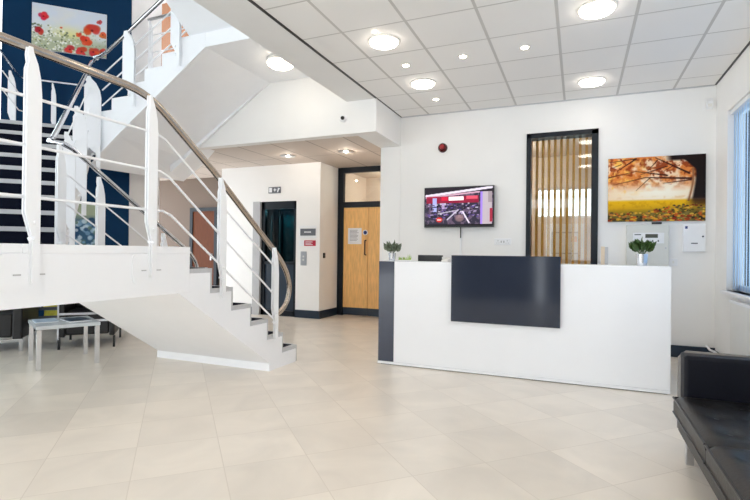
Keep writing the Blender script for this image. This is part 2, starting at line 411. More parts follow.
nt_ = thing('paper_notice', 'white printed paper notice taped to the oak door', 'notice', (-3.86, y + 0.016, 1.34))
MB().box(-4.0, y + 0.014, 1.34, -3.72, y + 0.018, 1.64).build('sheet', M['paper'], nt_)
mb = MB()
for i in range(9):
    zz = 1.6 - i * 0.024; mb.box(-3.96, y + 0.0125, zz - 0.004, -3.96 + 0.2 * (0.7 + 0.3 * random.random()), y + 0.0138, zz + 0.004)
mb.build('print_lines', M['ink'], nt_)

# lift
lf = thing('lift', 'dark glazed lift entrance in the white lobby wall', 'lift', (-5.1, 7.52, 0))
MB().box(-5.64, 7.47, 0, lx0, 7.6, lzt).build('jamb', M['jamb'], lf)
MB().box(lx0, 7.52, 0, lx0 + 0.07, 7.6, lzt).box(lx1 - 0.06, 7.52, 0, lx1, 7.6, lzt).box(lx0, 7.52, lzt - 0.14, lx1, 7.6, lzt).box(lx0, 7.52, 0.0, lx1, 7.6, 0.1).box(lx0, 7.52, 0.95, lx1, 7.6, 1.0).build('door_frame', M['frame'], lf)
MB().box(lx0 + 0.07, 7.56, 1.0, lx1 - 0.06, 7.565, lzt - 0.14).build('glass_pane', M['glass_dark'], lf)
MB().box(lx0 + 0.07, 7.55, 0.1, lx1 - 0.06, 7.57, 0.95).build('lower_panel', M['navy'], lf)
MB().box(-6.0, 8.2, 0, lx1, 8.24, lzt).build('rear_panel', mat('lift_navy', (24, 36, 50), 0.3), lf)
MB().box(-5.39, 8.12, 0.3, -5.02, 8.16, 1.9).build('teal_reflection', mat('lift_teal_reflection', (30, 110, 116), 0.3), lf)  # teal colour stands for a reflection in the lift glass
MB().box(-5.70, 8.12, 0.3, -5.66, 8.16, 1.9).build('guide_rail', M['steel'], lf)
MB().box(-5.5, 8.12, 0.3, -5.46, 8.16, 1.9).build('guide_rail', M['steel'], lf)

# room behind the internal window
w3 = struct(MB().box(wx0, YB - 0.03, wz0, wx0 + 0.055, YB + 0.17, wz1).box(wx1 - 0.075, YB - 0.03, wz0, wx1, YB + 0.17, wz1)
            .box(wx0, YB - 0.03, wz1 - 0.06, wx1, YB + 0.17, wz1).box(wx0, YB - 0.03, wz0, wx1, YB + 0.17, wz0 + 0.05).build('window_3', M['frame']))
MB().box(wx0 + 0.05, YB + 0.05, wz0 + 0.05, wx1 - 0.07, YB + 0.058, wz1 - 0.06).build('pane', M['glass'], w3)
sc_ = thing('slatted_screen', 'screen of vertical orange wooden slats behind the internal window', 'screen', ((wx0 + wx1) / 2, YB + 0.24, wz0 - 0.2))
for i in range(11):
    x = wx0 + 0.02 + 0.0765 * i
    MB().box(x, YB + 0.2, wz0 - 0.2, x + 0.032, YB + 0.27, wz1 + 0.1).build('slat', M['slat'], sc_)
MB().box(wx0 - 0.05, YB + 0.27, wz1 + 0.02, wx1 + 0.05, YB + 0.3, wz1 + 0.1).build('rail', M['slat'], sc_)
MB().box(wx0 - 0.05, YB + 0.27, wz0 - 0.2, wx1 + 0.05, YB + 0.3, wz0 - 0.14).build('rail', M['slat'], sc_)
sbox('wall_inner', M['wall_warm'], (-2.6, 9.5, 0, -0.7, 9.6, 3.2), (0.2, 9.5, 0, XR, 9.6, 3.2), (-0.7, 9.5, 0, 0.2, 9.6, 1.86), (-0.7, 9.5, 2.42, 0.2, 9.6, 3.2), (-0.25, 9.5, 1.86, -0.17, 9.6, 2.42),
     (-2.6, YB + 0.16, 0, -2.5, 9.5, 3.2), (XR, YB + 0.16, 0, XR + 0.1, 9.6, 3.2))
sbox('ceiling_inner', M['wall_warm'], -2.6, YB + 0.16, 3.0, XR, 9.6, 3.1)
w4 = struct(MB().box(-0.7, 9.54, 1.86, -0.25, 9.57, 1.9).box(-0.7, 9.54, 2.38, -0.25, 9.57, 2.42).box(-0.17, 9.54, 1.86, 0.2, 9.57, 1.9).box(-0.17, 9.54, 2.38, 0.2, 9.57, 2.42).build('window_4', M['white_plastic']))  # put in to show as bright rectangles behind the slats
MB().box(-0.7, 9.55, 1.9, -0.25, 9.555, 2.38).box(-0.17, 9.55, 1.9, 0.2, 9.555, 2.38).build('pane', M['glass'], w4)
p = thing('framed_print', 'white framed print seen through the slats of the internal window', 'picture', (-0.22, 9.48, 1.1))
MB().box(-0.56, 9.46, 1.1, 0.12, 9.5, 1.75).build('mount', M['paper'], p)
MB().box(-0.46, 9.45, 1.2, 0.02, 9.46, 1.22).box(-0.46, 9.45, 1.58, 0.02, 9.46, 1.6).box(-0.46, 9.45, 1.2, -0.44, 9.46, 1.6).box(0.0, 9.45, 1.2, 0.02, 9.46, 1.6).build('frame', M['grey_edge'], p)
MB().box(-0.12, 9.452, 1.42, -0.03, 9.459, 1.52).build('print', mat('peach_print', (236, 190, 160), 0.6), p)

# ================================================================== STAIRCASE
st = thing('staircase', 'white steel staircase with dark carpeted steps climbing in three flights', 'staircase', (-3.6, 3.2, 0))
ZA, R1, T1 = 1.215, 1.215 / 7, 0.2675
XS0, XS1, Y1 = -4.29, -2.81, 2.93
fyz = lambda u, v, d: (d, u, v)
# lower flight: white string plates set back from grey step edging
def saw1(inset):
    p = []
    for i in range(6):
        yy = Y1 + T1 * i - (inset if i else -0.001); z = ZA - R1 * (i + 0) - inset
        p += [(yy, z), (yy, z - R1)]
    p = [(Y1 + 0.001, ZA - inset)] + p
    p += [(Y1 + T1 * 6 - inset, R1 - inset), (Y1 + T1 * 6 - inset, 0.0), (4.02, 0.0), (4.02, 0.075), (2.825, 0.8585), (Y1 + 0.001, 0.8585)]
    return p
def clean(p):
    q = []
    for a in p:
        if not q or (abs(a[0] - q[-1][0]) + abs(a[1] - q[-1][1])) > 1e-5: q.append(a)
    return q
MB().prism(clean(saw1(0.035)), XS1 - 0.012, XS1, fyz).build('outer_string', M['white_steel'], st)
MB().prism(clean(saw1(0.0)), XS1 - 0.06, XS1 - 0.0125, fyz).build('step_edging', M['grey_edge'], st)
MB().prism(clean(saw1(0.0)), XS0, XS0 + 0.05, fyz).build('inner_string', M['white_steel'], st)
for i in range(6):
    y0 = Y1 + T1 * i; z = ZA - R1 * (i + 1)
    MB().box(XS0 + 0.05, y0 - 0.01, z - 0.045, XS1 - 0.06, y0 + T1 - 0.03, z + 0.004).build('tread', M['carpet'], st)
    MB().box(XS0 + 0.05, y0 + T1 - 0.03, z - 0.045, XS1 - 0.06, y0 + T1, z + 0.005).build('nosing', M['grey_edge'], st)
    if i < 5: MB().box(XS0 + 0.05, y0 + T1 - 0.02, z - R1, XS1 - 0.06, y0 + T1 - 0.005, z - 0.045).build('riser', M['grey_edge'], st)
MB().prism([(2.825, 0.8565), (4.02, 0.070), (4.03, 0.095), (2.855, 0.8565)], XS0 + 0.004, XS1 - 0.013, fyz).build('soffit', M['soffit'], st)
MB().box(XS0 - 0.004, 4.008, 0.0, XS1 + 0.004, 4.03, 0.075).build('plinth', M['white_steel'], st)
# half landing
e2 = -1.1
def pA(z0, z1, inset=0.0):
    a = we(5.6, e2); b = we(5.6, -2.55)
    return [(XS1 - inset, 0.35), (XS1 - inset, Y1 - inset), (XS0 - 0.0, Y1 - inset), (a.x, a.y), (b.x, b.y), (b.x, 0.35)], z0, z1
pl, a_, b_ = pA(0.86, ZA - 0.012); MB().prism(pl, a_, b_, lambda u, v, d: (u, v, d)).build('landing_slab', M['white_steel'], st)
MB().box(XS1 - 0.02, 1.69, ZA - 0.052, XS1 + 0.006, Y1 + 0.0, ZA).build('landing_kerb', M['white_steel'], st, bevel=0.003)
MB().box(XS1 - 0.02, 0.35, ZA - 0.052, XS1 + 0.006, 1.68, ZA).build('landing_kerb', M['white_steel'], st, bevel=0.003)
pl, a_, b_ = pA(ZA - 0.012, ZA - 0.004, 0.03); MB().prism(pl, a_, b_, lambda u, v, d: (u, v, d)).build('landing_carpet', M['carpet'], st)
# middle flight, turned 45 degrees
W0, T2, R2 = 5.62, 0.24, 0.18
N2 = 9; ZB = ZA + N2 * R2
fwe = lambda w, z, e: we(w, e, z)
el = -2.45
for k in range(1, N2 + 1):
    w0 = W0 + T2 * (k - 1); z = ZA + R2 * k
    MB().box(w0, el + 0.02, z - R2, w0 + 0.02, e2 - 0.03, z - 0.042, lambda w, e, zz: we(w, e, zz)).build('riser', M['carpet'], st)
    MB().box(w0 - 0.012, el + 0.02, z - 0.042, w0 + 0.035, e2 - 0.03, z + 0.003, lambda w, e, zz: we(w, e, zz)).build('nosing', M['grey_edge'], st)
    if k < N2: MB().box(w0 + 0.035, el + 0.02, z - 0.03, w0 + T2 + 0.02, e2 - 0.03, z, lambda w, e, zz: we(w, e, zz)).build('tread', M['carpet'], st)
def saw2():
    p = [(W0 - 0.02, ZA - 0.05)]
    for k in range(1, N2 + 1):
        w0 = W0 - 0.02 + T2 * (k - 1); z = ZA + R2 * k + 0.01
        p += [(w0, z - R2), (w0, z)]
    p += [(W0 + T2 * N2 - 0.1, ZB + 0.01), (W0 + T2 * N2 - 0.1, ZB - 0.30), (W0 + T2 * 8, ZB - 0.38), (W0 + 0.1, ZA - 0.28)]
    return clean(p)
for a, b, nme in ((e2 - 0.03, e2, 'outer_string'), (el - 0.01, el + 0.02, 'inner_string')):
    MB().prism(saw2(), a, b, fwe).build(nme, M['white_steel'], st)
MB().prism([(W0 + 0.1, ZA - 0.27), (W0 + T2 * 8, ZB - 0.37), (W0 + T2 * 8, ZB - 0.34), (W0 + 0.1, ZA - 0.24)], el + 0.02, e2 - 0.03, fwe).build('soffit', M['soffit'], st)
# quarter landing below the navy wall
q = [we(W0 + T2 * 8 + 0.035, el), we(W0 + T2 * 8 + 0.035, e2), Vector((-5.84, 4.4, 0)), Vector((-5.84, 5.68, 0)), Vector((-6.52, 5.5, 0)), we(8.5, el)]
MB().prism([(v.x, v.y) for v in q], ZB - 0.2, ZB, lambda u, v, d: (u, v, d)).build('landing_slab', M['white_steel'], st)
# upper flight along the back of the stairwell
N3 = 6; R3 = (ZF - ZB) / N3; T3 = 0.285; X3 = -4.13
Y30, Y31 = 4.4, 5.68
fxz = lambda u, v, d: (u, d, v)
def saw3(i0=0.0):
    p = [(X3, ZF)]
    for k in range(N3):
        x = X3 - T3 * (k + 1); z = ZF - R3 * k
        p += [(x, z), (x, z - R3)]
    p += [(X3 - T3 * 6, 2.38), (-5.45, 2.645), (X3 + 0.1, ZF - 0.17), (X3 + 0.1, ZF)]
    return clean(p)
MB().prism(saw3(), Y30, Y30 + 0.03, fxz).build('outer_string', M['white_steel'], st)
MB().prism(saw3(), Y31 - 0.03, Y31, fxz).build('inner_string', M['white_steel'], st)
for k in range(N3):
    x = X3 - T3 * (k + 1); z = ZF - R3 * k
    MB().box(x, Y30 + 0.03, z - 0.04, x + T3, Y31 - 0.03, z - 0.002).build('tread', M['carpet'], st)
    MB().box(x, Y30 + 0.03, z - R3, x + 0.015, Y31 - 0.03, z - 0.04).build('riser', M['grey_edge'], st)
mb = MB()
nl = [(-4.03, 4.432, 3.558), (-5.45, 4.432, 2.645), (-6.0, 4.432, 2.28)]; fl = [(-4.03, 5.685, 3.558), (-5.65, 6.18, 2.6), (-6.2, 6.3, 2.36)]
lo = [[mb.bm.verts.new(p) for p in L] for L in (nl, fl)]; hi = [[mb.bm.verts.new((p[0], p[1], p[2] + 0.03)) for p in L] for L in (nl, fl)]
for i in (0, 1):
    mb.bm.faces.new([lo[0][i], lo[0][i + 1], lo[1][i + 1], lo[1][i]]); mb.bm.faces.new([hi[0][i], hi[0][i + 1], hi[1][i + 1], hi[1][i]])
    for k in (0, 1): mb.bm.faces.new([lo[k][i], lo[k][i + 1], hi[k][i + 1], hi[k][i]])
mb.bm.faces.new([lo[0][0], lo[1][0], hi[1][0], hi[0][0]]); mb.bm.faces.new([lo[0][2], lo[1][2], hi[1][2], hi[0][2]])
mb.build('soffit', M['soffit'], st)
# next flight, starting from the first floor and climbing towards the viewer
MB().prism([(4.75, ZF), (4.45, ZF), (2.2, ZF + 1.5), (2.2, ZF + 1.75), (4.75, ZF + 0.16)], -4.3, -2.83, fyz).build('top_flight', M['white_steel'], st)

# ------------------------------------------------------------------ balustrades
def post(parent, pt, along, z0, zr, wid=0.08, name='post', low=0.12):
    """twin-plate fin post: narrow foot, wide blade, narrow neck"""
    al = Vector(along).normalized(); nr = Vector((al.y, -al.x, 0)); c = Vector((pt[0], pt[1], 0))
    h = wid / 2
    ft = min(0.045, h)
    poly = [(h - ft, z0 - low), (h, z0 - low), (h, zr - 0.28), (h * 0.82, zr - 0.18), (h * 0.4, zr - 0.1), (-h * 0.15, zr - 0.045), (-h * 0.3, zr - 0.015), (-h * 0.8, zr - 0.015), (-h * 0.9, zr - 0.06), (-h * 0.75, zr - 0.1), (-h, zr - 0.135), (-h, z0 + 0.17), (h - ft, z0 + 0.03)]
    mb = MB()
    for a, b in ((-0.017, -0.008), (0.008, 0.017)):
        mb.prism(poly, a, b, lambda u, v, d: c + al * u + nr * d + Vector((0, 0, v)))
    for zz in (z0 + 0.02, z0 + 0.13, (z0 + zr) / 2, zr - 0.2):
        mb.tube([c + nr * -0.008 + Vector((0, 0, zz)), c + nr * 0.008 + Vector((0, 0, zz))], 0.01, 8)
    o = mb.build(name, M['white_steel'], parent)
    for zz in (z0 + 0.03, z0 + 0.12):
        p0 = c + al * (h * 0.2) + Vector((0, 0, zz)); MB().tube([p0 + nr * -0.03, p0 + nr * 0.03], 0.009, 8).build('bolt', M['white_steel'], o)
    return o
def arc(p0, p1, p2, n=6):
    p0, p1, p2 = Vector(p0), Vector(p1), Vector(p2)
    return [p0 * (1 - t) ** 2 + p1 * 2 * t * (1 - t) + p2 * t * t for t in [i / n for i in range(n + 1)]]

# front balustrade
fb = thing('balustrade', 'front balustrade of the half landing and lower flight, with long curved handrail', 'balustrade', (-2.81, 2.6, ZA))
xr = XS1 - 0.02
hr = [(xr, 0.4, 2.315)] + arc((xr, 2.36, 2.305), (xr, 2.54, 2.30), (xr, 2.70, 2.19)) + [(xr, 3.2, 1.862), (xr, 3.86, 1.372)] + arc((xr, 3.98, 1.285), (xr, 4.36, 1.02), (xr, 4.385, 0.83), 8)[1:] + arc((xr, 4.385, 0.83), (xr, 4.40, 0.61), (xr, 4.15, 0.545), 8)[1:]
MB().tube(hr, 0.027, 14, flat=0.9).build('handrail', M['rail'], fb, smooth=True)
for zl, yb, y2, z2, sl in ((2.025, 2.62, 3.183, 1.635, 0.68), (1.757, 2.66, 3.188, 1.377, 0.71), (1.473, 2.687, 3.193, 1.119, 0.70)):
    xx = XS1 + 0.012
    MB().tube([(xx, 0.4, zl), (xx, yb - 0.04, zl)] + [(xx, yb + 0.04, zl - 0.028), (xx, y2, z2), (xx, 4.06, z2 - sl * (4.06 - y2))], 0.009, 8).build('rod', M['white_steel'], fb, smooth=True)
for yy, z0, zr in ((0.92, ZA, 2.31), (1.72, ZA, 2.31), (2.53, ZA, 2.29), (3.27, 0.93, 1.82), (4.06, 0.45, 1.24)):
    post(fb, (XS1 + 0.024, yy), (0, 1, 0), z0, zr, low=0.22 if yy < 3 else 0.14)
for yy in (1.73, 2.56):
    r = []
    for cx, cz, a0 in ((yy + 0.09, 0.985, -90), (yy + 0.09, 1.13, 0), (yy - 0.13, 1.13, 90), (yy - 0.13, 0.985, 180)):
        r += [(cx + 0.03 * math.cos(math.radians(a0 + t)), cz + 0.03 * math.sin(math.radians(a0 + t))) for t in (0, 30, 60, 90)]
    fp = MB().prism(r, XS1 + 0.0005, XS1 + 0.008, fyz).build('fixing_plate', M['white_steel'], fb)
    mb = MB()
    for dy in (-0.07, 0.06): mb.box(XS1 + 0.008, yy + dy - 0.02, 1.04, XS1 + 0.011, yy + dy + 0.02, 1.048)
    mb.build('slot', M['grey_edge'], fp)

# wall-side balustrade of the lower flight
ib = thing('balustrade', 'inner balustrade of the lower flight seen behind the front handrail', 'balustrade', (-4.25, 3.4, 0.9))
xi = XS0 + 0.03
MB().tube([we(5.22, -1.08, 2.2), (-4.42, 2.875, 2.165), (-4.33, 2.87, 2.145), (xi, 2.9, 2.13), (xi, 2.99, 2.10), (xi, 3.474, 1.786), (xi, 4.40, 1.19)] + arc((xi, 4.45, 1.15), (xi, 4.62, 1.0), (xi, 4.55, 0.85)), 0.021, 12).build('handrail', M['chrome'], ib, smooth=True)
for dz in (0.27, 0.54, 0.81):
    MB().tube([(xi, 2.88, 2.14 - dz), (xi, 2.97, 2.11 - dz), (xi, 3.474, 1.786 - dz), (xi, 4.08, 1.39 - dz)], 0.008, 8).build('rod', M['white_steel'], ib, smooth=True)
for yy, z0, zr in ((2.88, ZA, 2.13), (3.27, 0.9, 1.9), (4.06, 0.45, 1.39)):
    post(ib, (xi, yy), (0, 1, 0), z0, zr)

# balustrade of the middle flight
mbal = thing('balustrade', 'balustrade with chrome handrail on the right of the middle flight', 'balustrade', tuple(we(6.4, e2, 1.9)))
eb = e2 + 0.02
MB().tube([we(5.222, eb, 2.2), we(5.26, eb, 2.225)] + [we(5.42, eb, 2.335), we(7.27, eb, 3.64)] + [we(7.42, eb, 3.7), (-5.86, 4.42, 3.7)], 0.024, 12).build('handrail', M['chrome'], mbal, smooth=True)
for dz in (0.27, 0.54, 0.81):
    MB().tube([we(5.5, eb, 2.39 - dz), we(7.3, eb, 3.66 - dz)], 0.008, 8).build('rod', M['white_steel'], mbal, smooth=True)
for w, k, wd in ((5.75, 1.0, 0.11), (6.3, 3.3, 0.14), (7.12, 6.7, 0.19)):
    z0 = ZA + R2 * k; post(mbal, we(w, eb + 0.04), (K2, K2, 0), z0 - 0.04, z0 + 1.0, wid=wd, low=0.2)

# balustrade on the far landing
lb = thing('balustrade', 'thin chrome rail balustrade standing before the navy wall', 'balustrade', tuple(we(8.36, -1.8, ZB)))
wl = 8.36
MB().tube([we(7.4, -2.13, 3.72), we(wl - 0.06, -2.13, 3.64), we(wl, -2.08, 3.64), we(wl, -1.3, 3.64)], 0.016, 10).build('handrail', M['chrome'], lb, smooth=True)
for z in (3.4, 3.16):
    MB().tube([we(7.6, -2.13, z + 0.08), we(wl - 0.06, -2.13, z), we(wl, -2.08, z), we(wl, -1.95, z)], 0.008, 8).build('rod', M['white_steel'], lb, smooth=True)
post(lb, we(8.1, -2.16), (K2, K2, 0), ZB + 0.06, 3.66, wid=0.09, low=0.06)
post(lb, we(wl, -1.72), (K2, K2, 0), ZB + 0.06, 3.63, wid=0.06, low=0.06)

# balustrade of the upper flight
ub = thing('balustrade', 'steep balustrade on the upper flight under the poppy picture', 'balustrade', (-5.0, Y30, 3.2))
yy = Y30 - 0.02
sl3 = R3 / T3
def zu(x): return 3.70 + 0.525 * (x + 5.70)
MB().tube([(-5.86, yy, 3.70), (-5.74, yy, 3.70), (-5.62, yy, zu(-5.62)), (-4.0, yy, zu(-4.0))], 0.023, 12).build('handrail', M['chrome'], ub, smooth=True)
for dz in (0.25, 0.45, 0.65):
    MB().tube([(-5.7, yy, zu(-5.7) - dz), (-4.1, yy, zu(-4.1) - dz)], 0.009, 8).build('rod', M['white_steel'], ub, smooth=True)
for x, wd in ((-5.215, 0.2), (-4.45, 0.14)):
    post(ub, (x, yy - 0.01), (1, 0, 0), zu(x) - 0.86, zu(x), wid=wd, low=0.12)

# gallery rail on the first floor
gb = thing('balustrade', 'level rail balustrade of the first floor gallery beyond the upper flight', 'balustrade', (-5.4, 5.78, ZF))
yg = 5.78
MB().tube([(-6.48, yg, 4.93), (-4.2, yg, 4.93)], 0.025, 12).build('handrail', M['steel'], gb, smooth=True)
for z in (4.66, 4.38, 4.1): MB().tube([(-6.48, yg, z), (-4.2, yg, z)], 0.009, 8).build('rod', M['white_steel'], gb, smooth=True)
for x in (-6.42, -5.3, -4.3): post(gb, (x, yg), (1, 0, 0), ZF + 0.1, 4.92, wid=0.07, low=0.1)

# ================================================================== RECEPTION DESK
DX0, DX1, DY, DZ = -1.966, 0.735, 4.79, 1.098
dk = thing('reception_desk', 'long white reception desk with grey end panel and charcoal front panel', 'desk', ((DX0 + DX1) / 2, DY + 0.4, 0))
MB().box(DX0 + 0.175, DY, 0.035, DX1, DY + 0.03, DZ).build('front_panel', M['desk'], dk, bevel=0.002)
MB().box(DX0 + 0.0, DY - 0.003, 0.035, DX0 + 0.174, DY + 0.03, DZ - 0.002).build('end_panel', M['desk_grey'], dk, bevel=0.002)
MB().box(DX0 - 0.012, DY + 0.031, 0.035, DX0 + 0.02, DY + 0.85, DZ - 0.02).build('side_panel', M['desk'], dk)
MB().box(DX1 - 0.032, DY + 0.031, 0.035, DX1, DY + 0.85, DZ - 0.02).build('side_panel', M['desk'], dk)
MB().box(DX0, DY + 0.031, DZ - 0.02, DX1, DY + 0.36, DZ).build('counter_ledge', M['desk'], dk, bevel=0.002)
MB().box(DX0 + 0.02, DY + 0.05, 0.71, DX1 - 0.032, DY + 0.84, 0.74).build('work_top', M['desk'], dk)
MB().box(DX0 + 0.03, DY + 0.012, 0.0, DX1 - 0.02, DY + 0.04, 0.035).box(DX0 + 0.01, DY + 0.04, 0, DX0 + 0.03, DY + 0.84, 0.035).box(DX1 - 0.04, DY + 0.04, 0, DX1 - 0.02, DY + 0.84, 0.035).build('plinth', M['black'], dk)
MB().box(DX0 - 0.004, DY - 0.006, 0.008, DX1, DY + 0.01, 0.034).build('skirting', M['desk'], dk)
MB().box(-1.172, DY - 0.03, 0.509, -0.148, DY - 0.0005, 1.170).build('charcoal_panel', M['gloss'], dk, bevel=0.002)
MB().box(DX0 - 0.022, DY + 0.1, 0.44, DX0 - 0.012, DY + 0.13, 0.54).build('latch', M['black'], dk)

def pot_plant(name, label, loc, pr, ph, leafm, n, h, spread, leafw, up=0.6, group=None):
    t = thing(name, label, 'plant', loc, group)
    x, y, z = loc
    MB().lathe([(pr * 0.82, 0), (pr * 0.9, ph * 0.5), (pr, ph), (pr * 0.92, ph), (pr * 0.85, ph - 0.015)], (x, y, z), 'z', 28).build('pot', M['chrome'], t, smooth=True)
    MB().lathe([(pr * 0.86, ph - 0.014), (pr * 0.3, ph - 0.008)], (x, y, z), 'z', 20).build('soil', M['soil'], t)
    mb = MB()
    for i in range(n):
        a = random.uniform(0, 2 * math.pi); rr = spread * math.sqrt(random.random()); hh = h * (0.25 + 0.75 * random.random()) * (1 - 0.35 * rr / spread)
        d = Vector((math.cos(a), math.sin(a), 0)); b = Vector((x, y, z + ph)) + d * rr * 0.75 + Vector((0, 0, hh * 0.7))
        dr = (d * (1 - up) * (0.4 + rr / spread) + Vector((0, 0, up))).normalized()
        s = dr.cross(Vector((random.uniform(-1, 1), random.uniform(-1, 1), 0.3))).normalized()
        nn = s.cross(dr); L = leafw * random.uniform(1.6, 2.6); w = leafw * random.uniform(0.35, 0.6)
        mb.face([b, b + dr * L * 0.35 + s * w + nn * w * 0.2, b + dr * L * 0.7 + s * w * 0.8, b + dr * L - nn * w * 0.3]); mb.face([b, b + dr * L - nn * w * 0.3, b + dr * L * 0.7 - s * w * 0.8, b + dr * L * 0.35 - s * w + nn * w * 0.2])
    for i in range(10):
        a = 2 * math.pi * i / 10; d = Vector((math.cos(a), math.sin(a), 0)); b = Vector((x, y, z + ph - 0.01))
        mb.tube([b + d * pr * 0.2, b + d * spread * 0.5 + Vector((0, 0, h * 0.45))], 0.003, 5)
    mb.build('foliage', leafm, t)
    return t
pot_plant('potted_plant', 'small sage green plant in a silver pot at the left end of the desk', (-1.872, 4.93, DZ + 0.001), 0.042, 0.085, M['leaf_grey'], 100, 0.09, 0.08, 0.038, 0.62)
pot_plant('potted_plant', 'small dark green plant in a silver pot on the right end of the desk', (0.53, 4.96, DZ + 0.001), 0.05, 0.105, M['leaf'], 105, 0.10, 0.09, 0.042, 0.62)
g = thing('grass_plant', 'low lime green plant peeping over the desk beside the sage plant', 'plant', (-1.77, 5.05, DZ + 0.001))
MB().box(-1.85, 5.02, DZ + 0.001, -1.69, 5.09, DZ + 0.012).build('tray', M['white_plastic'], g)
mb = MB()
for i in range(60):
    b = Vector((random.uniform(-1.84, -1.70), random.uniform(5.03, 5.08), DZ + 0.01)); hh = random.uniform(0.02, 0.045) * (1.7 if b.x > -1.735 else 1)
    d = Vector((random.uniform(-.02, .02), random.uniform(-.02, .02), hh)); mb.face([b + Vector((-.004, 0, 0)), b + Vector((.004, 0, 0)), b + d])
mb.build('foliage', M['leaf_lime'], g)
mn = thing('monitor', 'black computer monitor just showing above the desk top', 'monitor', (-1.545, 5.3, 0.741))
MB().box(-1.69, 5.28, 0.83, -1.40, 5.305, 1.166).build('screen_housing', M['black'], mn, bevel=0.004)
MB().box(-1.575, 5.305, 0.76, -1.515, 5.33, 0.95).build('stand', M['black'], mn)
MB().box(-1.655, 5.24, 0.741, -1.435, 5.38, 0.76).build('base', M['black'], mn)
ph = thing('telephone', 'pale grey telephone showing beside the monitor behind the desk top', 'telephone', (-1.30, 5.02, DZ))
MB().prism([(4.98, DZ + 0.001), (5.12, DZ + 0.001), (5.12, DZ + 0.045), (4.98, DZ + 0.018)], -1.335, -1.265, fyz).build('base', M['cream'], ph, bevel=0.004)
MB().box(-1.333, 5.0, DZ + 0.028, -1.31, 5.115, DZ + 0.052).build('handset', M['cream'], ph)

# ================================================================== ON THE BACK WALL
tv = thing('television', 'flat television showing a newsroom on the back wall', 'television', (-1.55, YB - 0.06, 1.55))
tx0, tx1, tz0, tz1 = -2.009, -1.041, 1.548, 2.106
MB().box(tx0, YB - 0.085, tz0, tx1, YB - 0.045, tz1).build('housing', M['black'], tv, bevel=0.004)
MB().box(-1.7, YB - 0.045, 1.7, -1.4, YB - 0.001, 1.98).build('bracket', M['black'], tv)
P = Paint(128, 72, 3)
P.a[:] = (46, 42, 58)
P.mix((120, 96, 120), (P.noise(14) > .55) * 0.6)
P.rect(0, 0, 1, .16, (40, 34, 42))
P.line((0.02, .2), (.98, .02), .03, (214, 205, 220)); P.line((0.02, .24), (.8, .13), .022, (190, 150, 170))
P.rect(.02, .22, .80, .40, (150, 24, 52), .85); P.rect(.36, .24, .58, .34, (255, 246, 252)); P.rect(.25, .24, .34, .34, (200, 30, 60)); P.rect(.62, .22, .78, .30, (230, 90, 110), .8)
P.rect(.12, .26, .18, .62, (160, 165, 215)); P.rect(.26, .4, .3, .58, (170, 150, 190))
for i in range(150):
    x, yv = P.r.rand() * .76 + .03, P.r.rand() * .4 + .4
    P.rect(x, yv, x + .02 + .02 * P.r.rand(), yv + .03, [(30, 28, 60), (92, 70, 140), (150, 130, 170), (28, 22, 34), (190, 180, 200), (74, 56, 92)][P.r.randint(6)], .9)
P.blob(.52, .8, .14, (140, 110, 112), .8, .8)
P.line((.57, .64), (.66, .92), .018, (222, 214, 226)); P.line((.34, .84), (.5, .58), .016, (190, 184, 200)); P.line((.2, .68), (.46, .6), .012, (180, 175, 190))
P.blob(.22, .84, .1, (206, 40, 36), 1, .8); P.rect(.19, .82, .25, .86, (245, 210, 205), .8)
P.rect(.82, .12, .985, .96, (176, 164, 172)); P.rect(.82, .12, .85, .96, (150, 120, 210)); P.rect(.93, .12, .985, .4, (130, 116, 120), .6); P.rect(.955, .55, .99, .9, (150, 40, 60))
P.rect(0, .965, 1, 1, (20, 18, 22))
P.build('screen', tv, (tx0 + 0.012, YB - 0.0865, tz1 - 0.014), (tx1 - tx0 - 0.024, 0, 0), (0, 0, -(tz1 - tz0 - 0.034)), emit=0.3, rough=0.25)
tag(MB().box(-1.512, YB - 0.018, 1.1, -1.488, YB, 1.56).build('cable_conduit', M['white_plastic']), 'thin white cable conduit running down the wall from the television', 'conduit')
tag(MB().tube([(-1.5, YB - 0.03, 1.57), (-1.5, YB - 0.028, 1.4)], 0.008, 8).build('cable', M['black']), 'short black cable hanging under the television', 'cable')

pc = thing('canvas_picture', 'autumn tree canvas picture on the wall right of the internal window', 'picture', (0.84, YB - 0.02, 1.6))
ax0, ax1, az0, az1 = 0.331, 1.346, 1.599, 2.372
MB().box(ax0, YB - 0.035, az0, ax1, YB, az1).build('canvas', M['mag_dark'], pc)
P = Paint(150, 114, 5)
t = P.y
P.a = np.array([246, 214, 176.]) * np.ones_like(P.a)
P.mix((255, 246, 226), np.exp(-(((P.x - .55) / .45) ** 2 + ((P.y - .55) / .16) ** 2)))
nz = P.noise(10); nz2 = P.noise(22)
P.mix((222, 120, 44), np.clip((nz - .36) * 5, 0, 1) * np.clip((.55 - P.y) * 5, 0, 1) * .85)
P.mix((150, 60, 26), np.clip((nz2 - .5) * 7, 0, 1) * np.clip((.5 - P.y) * 5, 0, 1) * .9)
P.mix((250, 196, 92), np.clip((P.noise(16) - .55) * 6, 0, 1) * np.clip((.62 - P.y) * 6, 0, 1) * np.clip((.5 - P.x) * 3, 0, 1))
for p_, q_, w_, v_ in (((.86, .36), (.4, .32), .016, .006), ((.4, .32), (.05, .42), .007, .002), ((.84, .28), (.5, .02), .014, .006), ((.62, .16), (.35, .27), .008, .003), ((.86, .38), (.58, .42), .010, .003), ((.3, .02), (.1, .2), .012, .005), ((.3, .02), (.02, .06), .008, .003), ((.52, .06), (.42, .22), .008, .003), ((.45, .32), (.3, .52), .006, .002), ((.7, .14), (.58, .24), .007, .002), ((.14, .1), (.02, .16), .006, .003)):
    P.line(p_, q_, w_, (66, 30, 24), v_)
